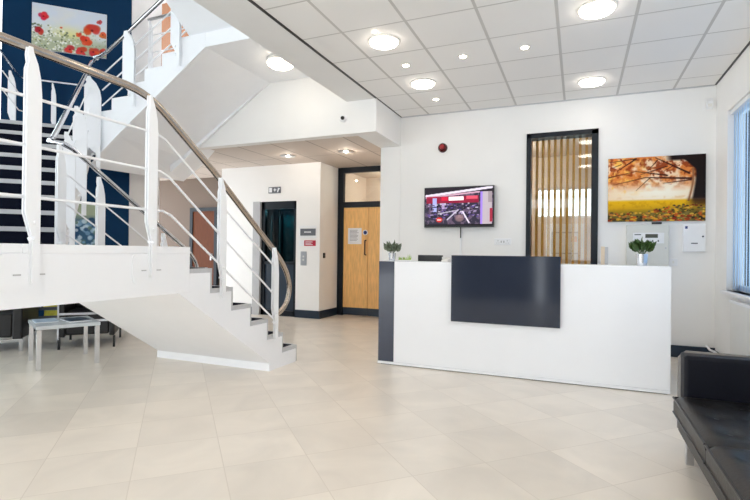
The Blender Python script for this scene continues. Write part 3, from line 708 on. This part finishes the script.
P.mix((236, 184, 26), np.clip((P.y - .655) * 30, 0, 1)); P.mix((206, 150, 16), np.clip((P.noise(26) - .5) * 6, 0, 1) * np.clip((P.y - .67) * 20, 0, 1) * .7)
P.mix((214, 150, 60), np.clip((P.noise(14) - .5) * 5, 0, 1) * np.clip((P.y - .6) * 12, 0, 1) * np.clip((.66 - P.y) * 30, 0, 1))
P.mix((196, 150, 30), np.clip((P.y - .72) * 10, 0, 1) * .7)
P.line((.0, .30), (.30, .22), .012, (120, 56, 30), .004); P.line((.30, .22), (.62, .30), .004, (80, 40, 28), .012)
g_ = np.clip((P.y - .80 + .12 * np.clip(P.x - .45, 0, 1)) * 9, 0, 1)
P.mix((92, 84, 40), g_ * .9)
for i in range(520):
    x, yv = P.r.rand(), .74 + .26 * P.r.rand()
    if yv < .86 - .3 * max(0, x - .35): continue
    P.blob(x, yv, .012 + .034 * P.r.rand() * (yv - .6) * 2.5, [(208, 92, 36), (150, 48, 26), (226, 170, 50), (70, 62, 34), (46, 36, 30), (178, 120, 60), (120, 110, 60), (234, 190, 70)][P.r.randint(8)], .9, .6)
P.mix((28, 20, 22), np.clip((P.x - (.86 + .03 * np.sin(P.y * 5) - .12 * np.clip(.22 - P.y, 0, 1) * 5 + .04 * np.clip(P.y - .55, 0, 1))) * 40, 0, 1) * np.clip((.72 - P.y) * 14, 0, 1))
P.mix((34, 22, 22), np.clip((P.x - .60) * 14, 0, 1) * np.clip((.09 - P.y) * 30, 0, 1))
P.mix((150, 100, 66), np.exp(-((P.x - (.845 + .035 * np.sin(P.y * 5))) / .012) ** 2) * (P.y > .2) * (P.y < .7))
P.mix((52, 30, 26), np.clip((P.x - .80) * 10, 0, 1) * np.clip((P.y - .62) * 14, 0, 1) * np.clip((.80 - P.y) * 14, 0, 1) * .8)
P.build('print', pc, (ax0, YB - 0.0362, az1), (ax1 - ax0, 0, 0), (0, 0, -(az1 - az0)), rough=0.6)

fa = thing('fire_control_unit', 'large grey fire alarm control panel with display on the back wall', 'control panel', (0.757, YB - 0.04, 1.06))
MB().box(0.535, YB - 0.07, 1.06, 0.98, YB, 1.557).build('housing', M['housing'], fa, bevel=0.006)
MB().box(0.605, YB - 0.074, 1.335, 0.93, YB - 0.07, 1.46).build('fascia', M['white_plastic'], fa)
MB().box(0.735, YB - 0.077, 1.40, 0.865, YB - 0.074, 1.445).build('display', M['screen_lcd'], fa)
for i in range(5): MB().box(0.63 + i * 0.058, YB - 0.076, 1.352, 0.645 + i * 0.058, YB - 0.074, 1.375).build('button', M['sign_grey'], fa)
MB().box(0.62, YB - 0.076, 1.432, 0.69, YB - 0.074, 1.445).build('maker_plate', M['sign_grey'], fa)
MB().lathe([(0.01, -0.006), (0.01, 0)], (0.945, YB - 0.07, 1.28), 'y', 12).build('lock', M['steel'], fa)
ac = thing('access_panel', 'white wall box with blue badge right of the fire alarm panel', 'wall box', (1.23, YB - 0.03, 1.237))
MB().box(1.12, YB - 0.07, 1.237, 1.34, YB, 1.563).build('housing', M['white_plastic'], ac, bevel=0.006)
MB().box(1.14, YB - 0.073, 1.505, 1.165, YB - 0.07, 1.535).build('badge', M['blue'], ac)
MB().box(1.20, YB - 0.072, 1.33, 1.265, YB - 0.07, 1.343).build('maker_plate', M['sign_grey'], ac)
MB().lathe([(0.01, -0.006), (0.01, 0)], (1.315, YB - 0.07, 1.415), 'y', 12).build('lock', M['navy'], ac)
tag(MB().box(0.808, YB - 0.02, 1.553 + 0.012, 0.912, YB, 1.553 + 0.036).build('name_plate', M['black'], bevel=0.002), 'small black plate on the wall under the autumn picture', 'plate')
sw = thing('fused_switch', 'small white switch box at the lower right corner of the alarm panel', 'switch', (1.03, YB - 0.01, 1.07))
MB().box(0.985, YB - 0.03, 1.07, 1.075, YB, 1.155).build('plate', M['white_plastic'], sw, bevel=0.003)
MB().box(1.02, YB - 0.036, 1.1, 1.04, YB - 0.03, 1.13).build('rocker', M['cream'], sw)
tb = thing('document_holder', 'pale upright document holder on the desk worktop below the internal window frame', 'holder', (0.245, 5.45, 0.741))
def _dh(n, m, *b): MB().box(*b).build(n, m, tb)
_dh('front_sheet', M['buff'], 0.213, 5.42, 0.741, 0.248, 5.46, 1.275)
_dh('back_plate', M['grey_edge'], 0.249, 5.42, 0.741, 0.278, 5.46, 1.272)
sk = thing('double_socket', 'white double power socket on the wall right of the television', 'socket', (-0.93, YB - 0.01, 1.3))
MB().box(-1.045, YB - 0.014, 1.31, -0.825, YB, 1.395).build('plate', M['white_plastic'], sk, bevel=0.003)
mb = MB()
for cx in (-0.995, -0.875):
    mb.box(cx - 0.004, YB - 0.016, 1.355, cx + 0.004, YB - 0.014, 1.375); mb.box(cx - 0.02, YB - 0.016, 1.33, cx - 0.008, YB - 0.014, 1.338); mb.box(cx + 0.008, YB - 0.016, 1.33, cx + 0.02, YB - 0.014, 1.338)
mb.box(-0.96, YB - 0.017, 1.335, -0.945, YB - 0.014, 1.365).box(-0.925, YB - 0.017, 1.335, -0.91, YB - 0.014, 1.365)
mb.build('pin_hole', M['jamb'], sk)
al = thing('alarm_sounder', 'round dark red fire alarm sounder high on the back wall', 'alarm', (-1.77, YB, 2.67))
MB().lathe([(0.066, 0), (0.064, -0.03), (0.05, -0.05)], (-1.77, YB, 2.67), 'y').build('housing', M['dark_red'], al, smooth=True)
MB().lathe([(0.032, -0.07), (0.036, -0.05)], (-1.77, YB, 2.675), 'y').build('lens', M['red'], al, smooth=True)
ms = thing('motion_sensor', 'white motion sensor in the top right corner of the back wall', 'sensor', (1.378, YB - 0.03, 2.9))
MB().prism([(YB, 2.885), (YB, 3.01), (YB - 0.03, 3.01), (YB - 0.055, 2.97), (YB - 0.05, 2.9), (YB - 0.03, 2.885)], 1.345, 1.411, fyz).build('housing', M['white_plastic'], ms, bevel=0.004)
MB().box(1.358, YB - 0.058, 2.905, 1.398, YB - 0.05, 2.94).build('lens', M['cream'], ms)
cc = thing('dome_camera', 'white security camera with black lens on the bulkhead over the lobby', 'camera', (-2.86, 5.69, 2.944))
MB().lathe([(0.05, 0), (0.05, -0.015), (0.034, -0.04)], (-2.86, 5.69, 2.944), 'y').build('housing', M['white_plastic'], cc, smooth=True)
MB().lathe([(0.022, -0.055), (0.026, -0.04)], (-2.86, 5.69, 2.944), 'y', 16).build('lens', M['black'], cc, smooth=True)

# lobby signs
ex = thing('exit_sign', 'small grey pictogram sign above the lift', 'sign', (-5.177, 7.49, 2.26))
MB().box(-5.31, 7.488, 2.26, -5.045, 7.5, 2.375).build('plate', M['sign_grey'], ex)
mb = MB().box(-5.295, 7.485, 2.275, -5.235, 7.488, 2.36)
mb.prism([(-5.20, 2.32), (-5.165, 2.355), (-5.165, 2.285)], 7.485, 7.488, fxz).box(-5.165, 7.485, 2.31, -5.14, 7.488, 2.33)
mb.prism([(-5.12, 2.275), (-5.10, 2.275), (-5.075, 2.335), (-5.06, 2.325), (-5.06, 2.345), (-5.10, 2.355)], 7.485, 7.488, fxz)
mb.build('pictogram', M['paper'], ex)
ls = thing('lift_sign', 'grey plaque with white lettering on the wall beside the lift', 'sign', (-4.46, 7.49, 1.45))
MB().box(-4.635, 7.493, 1.43, -4.285, 7.5, 1.655).build('mount', M['white_plastic'], ls, bevel=0.003)
MB().box(-4.615, 7.488, 1.475, -4.30, 7.493, 1.60).build('plaque', M['sign_grey'], ls)
mb = MB()
for i in range(6): mb.box(-4.53 + i * 0.024, 7.485, 1.525, -4.515 + i * 0.024, 7.488, 1.55)
mb.build('lettering', M['paper'], ls)
rs = thing('warning_sign', 'small red and white warning sign under the lift plaque', 'sign', (-4.43, 7.49, 1.29))
MB().box(-4.64, 7.494, 1.29, -4.54, 7.5, 1.39).build('white_panel', M['paper'], rs)
MB().box(-4.535, 7.494, 1.29, -4.30, 7.5, 1.39).build('red_panel', M['sign_red'], rs)
mb = MB()
for i in range(3): mb.box(-4.51, 7.492, 1.31 + i * 0.024, -4.36 - 0.03 * (i % 2), 7.494, 1.32 + i * 0.024)
mb.build('lettering', M['paper'], rs)
cb = thing('call_plate', 'steel lift call plate with buttons under the red sign', 'control', (-4.54, 7.49, 0.94))
MB().box(-4.605, 7.49, 0.94, -4.485, 7.5, 1.19).build('plate', M['steel'], cb, bevel=0.002)
MB().lathe([(0.018, -0.006), (0.018, 0)], (-4.545, 7.49, 1.1), 'y', 14).build('button', M['cream'], cb)
MB().lathe([(0.018, -0.006), (0.018, 0)], (-4.545, 7.49, 1.04), 'y', 14).build('button', M['cream'], cb)
kb = thing('exit_button', 'small black reader on the side wall near the oak door', 'reader', (-4.215, 7.65, 1.08))
MB().box(-4.219, 7.62, 1.075, -4.20, 7.68, 1.17).build('housing', M['black'], kb, bevel=0.004)
MB().box(-4.2, 7.64, 1.11, -4.196, 7.66, 1.135).build('indicator', M['sign_grey'], kb)

# ================================================================== LAMPS
def ceil_lamp(label, x, y):
    t = thing('ceiling_lamp', label, 'lamp', (x, y, ZC), 'round ceiling lamps')
    MB().lathe([(0.15, 0), (0.15, -0.008), (0.138, -0.014)], (x, y, ZC), 'z', 32).build('rim', M['lamp_rim'], t, smooth=True)
    MB().lathe([(0.137, -0.008), (0.125, -0.03), (0.07, -0.044), (0.01, -0.048)], (x, y, ZC), 'z', 32).build('diffuser', M['lens'], t, smooth=True)
    for a in (30, 150, 270): MB().lathe([(0.006, 0), (0.006, -0.012)], (x + 0.115 * math.cos(math.radians(a)), y + 0.115 * math.sin(math.radians(a)), ZC - 0.03), 'z', 8).build('clip', M['steel'], t)
    return t
L0 = ceil_lamp('round ceiling lamp nearest the stairs, farther from the back wall', -1.69, 4.17)
copy_thing(L0, (0.01, 1.2, 0), 'round ceiling lamp above the television side, near the back wall')
copy_thing(L0, (1.81, 0.06, 0), 'round ceiling lamp cut by the top edge of the photo')
copy_thing(L0, (1.815, 1.82, 0), 'round ceiling lamp close to the back wall above the internal window')
copy_thing(L0, (0, -1.2, 0), 'added ceiling fill lamp of the left row just above the top edge of the photo')  # unseen lamp, added to brighten the room
copy_thing(L0, (0, -2.4, 0), 'added ceiling fill lamp of the left row nearly over the viewer')  # also added out of view for more room light
copy_thing(L0, (1.81, -1.2, 0), 'round ceiling lamp of the right row above the top edge of the photo')
copy_thing(L0, (1.81, -2.4, 0), 'round ceiling lamp of the right row over the near end of the sofa')
def spot(label, x, y):
    t = thing('downlight', label, 'downlight', (x, y, ZC), 'small ceiling downlights')
    MB().lathe([(0.05, 0), (0.05, -0.006), (0.036, -0.008)], (x, y, ZC), 'z', 20).build('ring', M['lamp_rim'], t, smooth=True)
    MB().lathe([(0.036, -0.007), (0.02, -0.014), (0.004, -0.016)], (x, y, ZC), 'z', 20).build('lens', M['lens_small'], t, smooth=True)
    return t
D0 = spot('small downlight between the two left round ceiling lamps', -1.688, 4.79)
copy_thing(D0, (0.608, -0.012, 0), 'small downlight second from the left in its ceiling row')
copy_thing(D0, (-0.01, 1.2, 0), 'small downlight nearest the back wall')
copy_thing(D0, (1.2, -0.008, 0), 'small downlight farthest right, in the middle of the ceiling')
tag(MB().lathe([(0.012, 0), (0.012, -0.008)], (-1.689, 3.954, ZC), 'z', 12).build('indicator_light', M['lens_small']), 'tiny indicator light beside the left round ceiling lamp', 'light')
bk = thing('bulkhead_lamp', 'lit oval bulkhead lamp under the first floor slab', 'lamp', (-3.41, 5.03, ZF - 0.17))
zb = ZF - 0.17
MB().lathe([(0.17, 0), (0.17, -0.04), (0.155, -0.045)], (-3.41, 5.03, zb), 'z', 32).build('base', M['lamp_rim'], bk, smooth=True)
MB().lathe([(0.16, -0.04), (0.158, -0.07), (0.12, -0.095), (0.02, -0.103)], (-3.41, 5.03, zb), 'z', 32).build('diffuser', M['bulkhead_lens'], bk, smooth=True)
def rec(label, x, y):
    t = thing('recessed_light', label, 'downlight', (x, y, ZL), 'recessed lobby lights')
    MB().lathe([(0.125, 0), (0.125, -0.008), (0.10, -0.012)], (x, y, ZL), 'z', 28).build('ring', M['steel'], t, smooth=True)
    MB().lathe([(0.1, -0.004), (0.02, -0.006)], (x, y, ZL), 'z', 28).build('lens', M['dim_lens'], t, smooth=True)
    return t
r0 = rec('recessed light in the lobby ceiling nearer the oak door', -3.40, 6.85)
copy_thing(r0, (-1.08, 0.0, 0), 'recessed light in the lobby ceiling nearer the stairs')
# ================================================================== SOFA
SX0, SX1 = 0.515, 1.41
sf = thing('sofa', 'black tufted leather sofa with chrome legs along the right wall', 'sofa', (0.95, 2.5, 0))
ys, ye = 1.58, 3.42
MB().box(SX0 + 0.05, ys, 0.13, SX1, ye, 0.27).build('base', M['leather'], sf, bevel=0.012)
def cushion(y0, y1):
    nx, ny = 28, 24; bm = MB(); top = []
    bx = [SX0 + (SX1 - 0.16 - SX0) * f for f in (0.17, 0.39, 0.61, 0.83)]; by = [y0 + (y1 - y0) * f for f in (0.2, 0.5, 0.8)]
    x1 = SX1 - 0.16
    def zt(x, y):
        ex = min(x - SX0, x1 - x) / 0.05; ey = min(y - y0, y1 - y) / 0.05
        z = 0.392 - 0.022 * max(0, 1 - ex) ** 2 - 0.022 * max(0, 1 - ey) ** 2
        for a in bx:
            for b in by:
                z -= 0.016 * math.exp(-((x - a) ** 2 + (y - b) ** 2) / 0.0012)
        return z + 0.006 * math.sin(math.pi * (x - SX0) / (x1 - SX0)) * math.sin(math.pi * (y - y0) / (y1 - y0))
    g_ = [[bm.bm.verts.new((SX0 + (x1 - SX0) * i / nx, y0 + (y1 - y0) * j / ny, zt(SX0 + (x1 - SX0) * i / nx, y0 + (y1 - y0) * j / ny))) for j in range(ny + 1)] for i in range(nx + 1)]
    for i in range(nx):
        for j in range(ny): bm.bm.faces.new([g_[i][j], g_[i + 1][j], g_[i + 1][j + 1], g_[i][j + 1]])
    ring = [g_[i][0] for i in range(nx + 1)] + [g_[nx][j] for j in range(1, ny + 1)] + [g_[i][ny] for i in range(nx - 1, -1, -1)] + [g_[0][j] for j in range(ny - 1, 0, -1)]
    cx, cy = (SX0 + x1) / 2, (y0 + y1) / 2
    prev = ring
    for dz, s in ((0.05, 1.0), (0.09, 1.0), (0.115, 0.985)):
        low = [bm.bm.verts.new((cx + (v.co.x - cx) * s, cy + (v.co.y - cy) * s, 0.385 - dz + 0.0025 * math.sin(37 * (v.co.x + 1.3 * v.co.y)))) for v in ring]
        for k in range(len(ring)): bm.bm.faces.new([prev[k], prev[(k + 1) % len(ring)], low[(k + 1) % len(ring)], low[k]])
        prev = low
    bm.bm.faces.new(prev)
    c = bm.build('seat_cushion', M['leather'], sf, smooth=True)
    e = 0.004
    MB().tube([(SX0 - 0.001, y0 + 0.004, 0.372), (SX0 - 0.001, y1 - 0.004, 0.372)], 0.006, 8).tube([(SX0, y1 + e - 0.004, 0.37), (x1, y1 + e - 0.004, 0.37)], 0.006, 8).tube([(SX0, y0, 0.37), (x1, y0, 0.37)], 0.006, 8).tube([(SX0 - 0.001, y0 + 0.004, 0.29), (SX0 - 0.001, y1 - 0.004, 0.29)], 0.005, 8).build('piping', M['black'], c, smooth=True)
    mb = MB()
    for a in bx:
        for b in by: mb.lathe([(0.012, 0), (0.01, 0.005), (0.003, 0.008)], (a, b, zt(a, b) - 0.001), 'z', 10)
    mb.build('button', M['black'], c, smooth=True)
ym = 2.49
cushion(ym + 0.003, 3.255); cushion(1.735, ym - 0.003)
M['leather_blue'] = mat('arm_leather', (7, 9, 22), 0.5, var=0.2, scale=60, bump=0.1, spec=0.25)
for a, b in ((3.265, 3.415), (1.58, 1.725)):
    ar = MB().box(SX0 + 0.055, a, 0.14, SX1, b, 0.615).build('arm', M['leather_blue'], sf, bevel=0.02, seg=3)
    inner = a - 0.0015
    MB().tube([(SX0 + 0.06, b - 0.03, 0.16), (SX0 + 0.06, b - 0.03, 0.575), (SX0 + 0.09, b - 0.03, 0.605), (SX1 - 0.01, b - 0.03, 0.605)], 0.02, 12).build('piping', M['piping'], ar, smooth=True)
MB().box(SX1 - 0.16, 1.727, 0.27, SX1 - 0.02, 3.263, 0.75).build('backrest', M['leather'], sf, bevel=0.03, seg=3)
for lx, ly in ((0.595, 3.25), (1.33, 3.25), (0.595, 1.72), (1.33, 1.72)):
    MB().box(lx - 0.02, ly - 0.02, 0.0, lx + 0.02, ly + 0.02, 0.13).build('leg', M['chrome'], sf, bevel=0.003)

# panel heater under the right window and the floor cable by the wall
ht = thing('wall_heater', 'cream panel heater on the right wall below the window sill', 'heater', (XR - 0.03, 4.9, 0.2))
MB().box(XR - 0.06, 3.9, 0.2, XR - 0.012, 5.78, 0.74).build('panel', M['cream'], ht, bevel=0.006)
MB().box(XR - 0.066, 3.88, 0.735, XR - 0.01, 5.80, 0.76).build('top_grille', M['white_plastic'], ht)
MB().box(XR - 0.012, 4.2, 0.3, XR, 4.26, 0.7).box(XR - 0.012, 5.4, 0.3, XR, 5.46, 0.7).build('bracket', M['steel'], ht)
tag(MB().tube([(1.36, YB - 0.05, 0.17), (1.38, YB - 0.12, 0.13), (1.39, YB - 0.3, 0.14), (1.41, YB - 0.6, 0.07), (1.415, YB - 0.9, 0.05)], 0.012, 8).build('heater_pipe', M['white_plastic'], smooth=True), 'short white pipe run at the foot of the right wall corner', 'pipe')

# ================================================================== UNDER THE STAIRS
A0 = Vector((-4.84, 3.055, 0)); ux = Vector((0.432, 0.902, 0)); uy = Vector((-0.902, 0.432, 0))
TW, TD, TZ = 0.545, 0.6, 0.43
def ft(a, b, z): return A0 + ux * a + uy * b + Vector((0, 0, z))
tbl = thing('side_table', 'low chrome side table with pale top under the landing', 'table', tuple(ft(TW / 2, TD / 2, 0)))
MB().box(-0.005, -0.005, TZ - 0.035, TW + 0.005, TD + 0.005, TZ, ft).build('table_top', M['table_top'], tbl, bevel=0.003)
for a in (0.0, TW - 0.04):
    for b in (0.0, TD - 0.04):
        MB().box(a, b, 0, a + 0.04, b + 0.04, TZ - 0.035, ft).build('leg', M['chrome'], tbl, bevel=0.002)
def magazine(label, a, b, w, d, h, ang, m, z, nm='magazine'):
    ca, sa = math.cos(ang), math.sin(ang)
    f = lambda x, y, zz: ft(a + x * ca - y * sa, b + x * sa + y * ca, zz)
    t = thing(nm, label, 'magazine', tuple(f(w / 2, d / 2, z)))
    MB().box(0, 0, z, w, d, z + h, f).build('pages', M['paper'], t)
    MB().box(-0.002, -0.002, z + h, w + 0.002, d + 0.002, z + h + 0.002, f).build('cover', m, t)
magazine('dark covered magazine at the right end of the chrome side table', 0.30, 0.14, 0.21, 0.29, 0.008, 0.15, M['mag_dark'], TZ + 0.0005)
magazine('pale blue magazine in the middle of the chrome side table', 0.02, 0.26, 0.2, 0.28, 0.006, 0.0, M['mag_blue'], TZ + 0.0005)

# wire rack with yellow magazines behind the table
RX, RY = -6.576, 4.24
rk = thing('magazine_rack', 'grey wire magazine rack behind the chrome side table', 'rack', (RX, RY, 0))
c_, s_ = math.cos(math.radians(45)), math.sin(math.radians(45))
fr = lambda x, y, z: Vector((RX + x * c_ - y * s_, RY + x * s_ + y * c_, z))
mb = MB()
for x in (-0.25, 0.25):
    mb.tube([fr(x, -0.1, 0), fr(x, 0.08, 0.66)], 0.012, 8); mb.tube([fr(x, 0.14, 0), fr(x, 0.08, 0.66)], 0.012, 8)
mb.build('frame', M['steel'], rk, smooth=True)
for z, yq in ((0.26, -0.05), (0.37, 0.0)):
    MB().box(-0.25, yq - 0.05, z, 0.25, yq + 0.02, z + 0.012, fr).box(-0.25, yq - 0.052, z, 0.25, yq - 0.046, z + 0.04, fr).build('shelf', M['sign_grey'], rk)
def rackmag(label, x, w, z, yq, h, m):
    t = thing('magazine', label, 'magazine', tuple(fr(x + w / 2, yq - 0.02, z)), 'magazines in the rack')
    MB().prism([(yq - 0.04, z), (yq - 0.028, z), (yq + 0.0, z + h), (yq - 0.012, z + h)], x, x + w, lambda u, v, d: fr(d, u, v)).build('pages', M['paper'], t)
    MB().prism([(yq - 0.043, z), (yq - 0.0405, z), (yq - 0.0125, z + h), (yq - 0.015, z + h)], x, x + w, lambda u, v, d: fr(d, u, v)).build('cover', m, t)
rackmag('yellow magazine on the lower tier of the wire rack', 0.02, 0.21, 0.273, -0.05, 0.095, M['yellow'])
rackmag('yellow magazine on the upper tier of the wire rack', 0.0, 0.21, 0.383, 0.0, 0.1, M['yellow'])
rackmag('violet magazine on the upper tier of the wire rack', -0.22, 0.19, 0.383, 0.0, 0.09, M['lilac'])

def armchair(label, ox, oy, ang, bars, sx=1.0):
    ca, sa = math.cos(ang), math.sin(ang)
    f = lambda x, y, z: Vector((ox + sx * x * ca - y * sa, oy + sx * x * sa + y * ca, z))
    t = thing('armchair', label, 'armchair', (ox, oy, 0))
    MB().box(-0.36, -0.34, 0.16, 0.36, 0.36, 0.43, f).build('seat', M['leather'], t, bevel=0.02)
    MB().box(-0.36, 0.2, 0.43, 0.36, 0.36, 0.74, f).build('backrest', M['leather'], t, bevel=0.02)
    for s in (-1, 1):
        MB().box(*( (-0.46, -0.36) if s < 0 else (0.362, -0.36)), 0.14, *((-0.362, 0.36) if s < 0 else (0.46, 0.36)), 0.62, f).build('arm', M['leather'], t, bevel=0.015)
        for yy in (-0.35, 0.33): MB().box(s * 0.45 - 0.018, yy - 0.018, 0, s * 0.45 + 0.018, yy + 0.018, 0.14, f).build('leg', M['black'] if bars else M['chrome'], t)
    if not bars: MB().box(-0.465, -0.372, 0.115, 0.465, -0.342, 0.145, f).build('front_rail', M['chrome'], t)
    if bars:
        MB().box(0.461, -0.36, 0.60, 0.475, 0.36, 0.63, f).box(0.461, -0.36, 0.33, 0.475, 0.36, 0.355, f).box(-0.46, -0.372, 0.405, 0.46, -0.361, 0.43, f).box(-0.46, -0.372, 0.32, 0.46, -0.361, 0.345, f).box(-0.475, -0.374, 0.12, -0.45, -0.36, 0.63, f).build('tube_frame', M['steel'], t)
    return t
armchair('black leather armchair with chrome base at the left edge under the stairs', -6.503, 3.505, math.radians(45), False)
armchair('black armchair with grey tube frame beyond the chrome side table', -5.677, 4.263, math.radians(45), True, 0.64)

# canvases in the stairwell
def canvas45(label, e0, e1, z0, z1, P, nm='canvas_picture'):
    t = thing(nm, label, 'picture', tuple(we(8.48, (e0 + e1) / 2, z0)))
    MB().box(8.465, e0, z0, 8.499, e1, z1, lambda w, e, z: we(w, e, z)).build('canvas', M['paper'], t)
    P.build('print', t, we(8.4635, e0, z1), we(0, e1 - e0) , (0, 0, -(z1 - z0)), rough=0.6)
P = Paint(120, 84, 11)
P.a = np.array([214, 221, 233.]) * np.ones_like(P.a)
P.mix((232, 226, 214), np.clip((P.noise(5) - .4) * 2, 0, 1) * .6)
P.mix((224, 222, 160), np.exp(-(((P.x - .5) / .28) ** 2 + ((P.y - .6) / .16) ** 2)))
P.mix((168, 176, 140), np.clip((P.y - .58 + .15 * (P.noise(7) - .5)) * 6, 0, 1) * .8)
for i in range(260):
    x, yv = P.r.rand() * .62, .42 + .58 * P.r.rand()
    if yv < .45 + .5 * max(0, x - .25): continue
    P.blob(x, yv, .012 + .018 * P.r.rand(), [(240, 240, 236), (226, 228, 220), (120, 130, 96), (96, 108, 84), (206, 204, 150), (246, 246, 244)][P.r.randint(6)], .85)
for i in range(60):
    P.blob(.6 + .4 * P.r.rand(), .45 + .4 * P.r.rand(), .014, [(112, 128, 92), (150, 160, 120), (206, 206, 190)][P.r.randint(3)], .7)
def poppy(cx, cy, r, c):
    for i in range(9):
        P.blob(cx + (P.r.rand() - .5) * r * 1.1 / P.asp, cy + (P.r.rand() - .5) * r * 1.0, r * .55, (c[0] + P.r.randint(-22, 22), c[1] + P.r.randint(-14, 24), c[2] + P.r.randint(-14, 18)), .85)
    P.blob(cx, cy, r * .2, (70, 16, 20), .6)
for cx, cy, r, c in ((.15, .27, .11, (200, 44, 56)), (.1, .6, .1, (176, 40, 56)), (.38, .46, .03, (216, 120, 80)), (.8, .42, .17, (214, 62, 44)), (.95, .48, .09, (216, 90, 50)), (.72, .66, .13, (214, 60, 48)), (.9, .2, .06, (206, 70, 76)), (.5, .92, .11, (204, 60, 60)), (.66, .93, .12, (206, 58, 56)), (.82, .9, .13, (210, 66, 60)), (.94, .88, .1, (206, 62, 58)), (.62, .56, .06, (216, 80, 60))):
    poppy(cx, cy, r, c)
canvas45('canvas picture of red poppies on the navy stairwell wall', -2.03, -1.066, 4.135, 4.806, P)
P = Paint(60, 60, 4)
P.a = np.array([60, 92, 120.]) * np.ones_like(P.a)
P.mix((168, 176, 150), np.clip((.45 - P.y) * 5, 0, 1))
for i in range(110): P.blob(P.r.rand(), .35 + .65 * P.r.rand(), .03 + .05 * P.r.rand(), [(176, 200, 216), (120, 156, 186), (40, 70, 104), (210, 224, 232), (96, 120, 110)][P.r.randint(5)], .8)
canvas45('blue and white flower canvas low on the navy wall behind the stairs', -1.75, -1.06, 1.22, 1.88, P)

# ================================================================== CAMERA, LIGHT, WORLD
F_, YAW, PIT, ROL, H_ = 483.04, 0.3984, 0.0048, 0.0116, 1.19
s, c = math.sin(YAW), math.cos(YAW); sp, cp = math.sin(PIT), math.cos(PIT); sr, cr = math.sin(ROL), math.cos(ROL)
r0_ = Vector((c, s, 0)); f0 = Vector((-s * cp, c * cp, sp)); u0 = Vector((s * sp, -c * sp, cp))
Rv = r0_ * cr + u0 * sr; Uv = u0 * cr - r0_ * sr
cam = bpy.data.cameras.new('camera'); cam.sensor_width = 36; cam.lens = F_ / 750 * 36; cam.clip_start = 0.05; cam.clip_end = 200
co = bpy.data.objects.new('camera', cam); COL.objects.link(co)
co.matrix_world = Matrix(((Rv.x, Uv.x, -f0.x, 0), (Rv.y, Uv.y, -f0.y, 0), (Rv.z, Uv.z, -f0.z, H_), (0, 0, 0, 1)))
SC.camera = co

def point(name, loc, power, col, size=0.08):
    l = bpy.data.lights.new(name, 'POINT'); l.energy = power; l.color = col; l.shadow_soft_size = size
    o = bpy.data.objects.new(name, l); COL.objects.link(o); o.location = loc
WARM = (1.0, 0.88, 0.74)
point('lobby_point_light', (-3.40, 6.85, ZL - 0.03), 4, WARM, 0.02)
point('lobby_point_light', (-4.48, 6.85, ZL - 0.03), 3, WARM, 0.02)
point('lift_fill_light', (-5.25, 7.85, 1.95), 8, (0.9, 0.97, 1.0), 0.04)  # added inside the lift to brighten its teal part
point('lobby_point_light', (-8.2, 7.0, ZL - 0.15), 4, WARM, 0.05)  # bare point light over the far lobby, no fitting built
point('corridor_fill_light', (-3.4, 8.9, 2.45), 7, WARM, 0.03)  # added behind the oak door to light the view through the transom
point('inner_room_fill_light', (-1.2, 8.3, 2.7), 15, WARM)  # added to light the slats, no lamp fitting in this room
point('gallery_light', (-4.6, 6.7, 6.2), 16, (1, 0.95, 0.88))  # bare point light above the gallery, without a fitting

w = bpy.data.worlds.new('world'); SC.world = w; w.use_nodes = True
nt = w.node_tree; bg = nt.nodes['Background']
tc = nt.nodes.new('ShaderNodeTexCoord'); sx = nt.nodes.new('ShaderNodeSeparateXYZ'); rp = nt.nodes.new('ShaderNodeValToRGB')
nt.links.new(tc.outputs['Generated'], sx.inputs[0]); nt.links.new(sx.outputs[2], rp.inputs['Fac'])
rp.color_ramp.elements[0].position = 0.0; rp.color_ramp.elements[0].color = (0.90, 0.955, 1.0, 1)
rp.color_ramp.elements[1].position = 0.8; rp.color_ramp.elements[1].color = (0.92, 0.96, 1.0, 1)
nt.links.new(rp.outputs['Color'], bg.inputs['Color']); bg.inputs['Strength'].default_value = 2.1

SC.cycles.max_bounces = 10; SC.cycles.diffuse_bounces = 7; SC.cycles.glossy_bounces = 4; SC.cycles.transparent_max_bounces = 12
SC.cycles.sample_clamp_indirect = 6.0
vs = SC.view_settings; vs.view_transform = 'Standard'; vs.look = 'None'; vs.gamma = 1.0; vs.exposure = 1.14; vs.use_curve_mapping = False
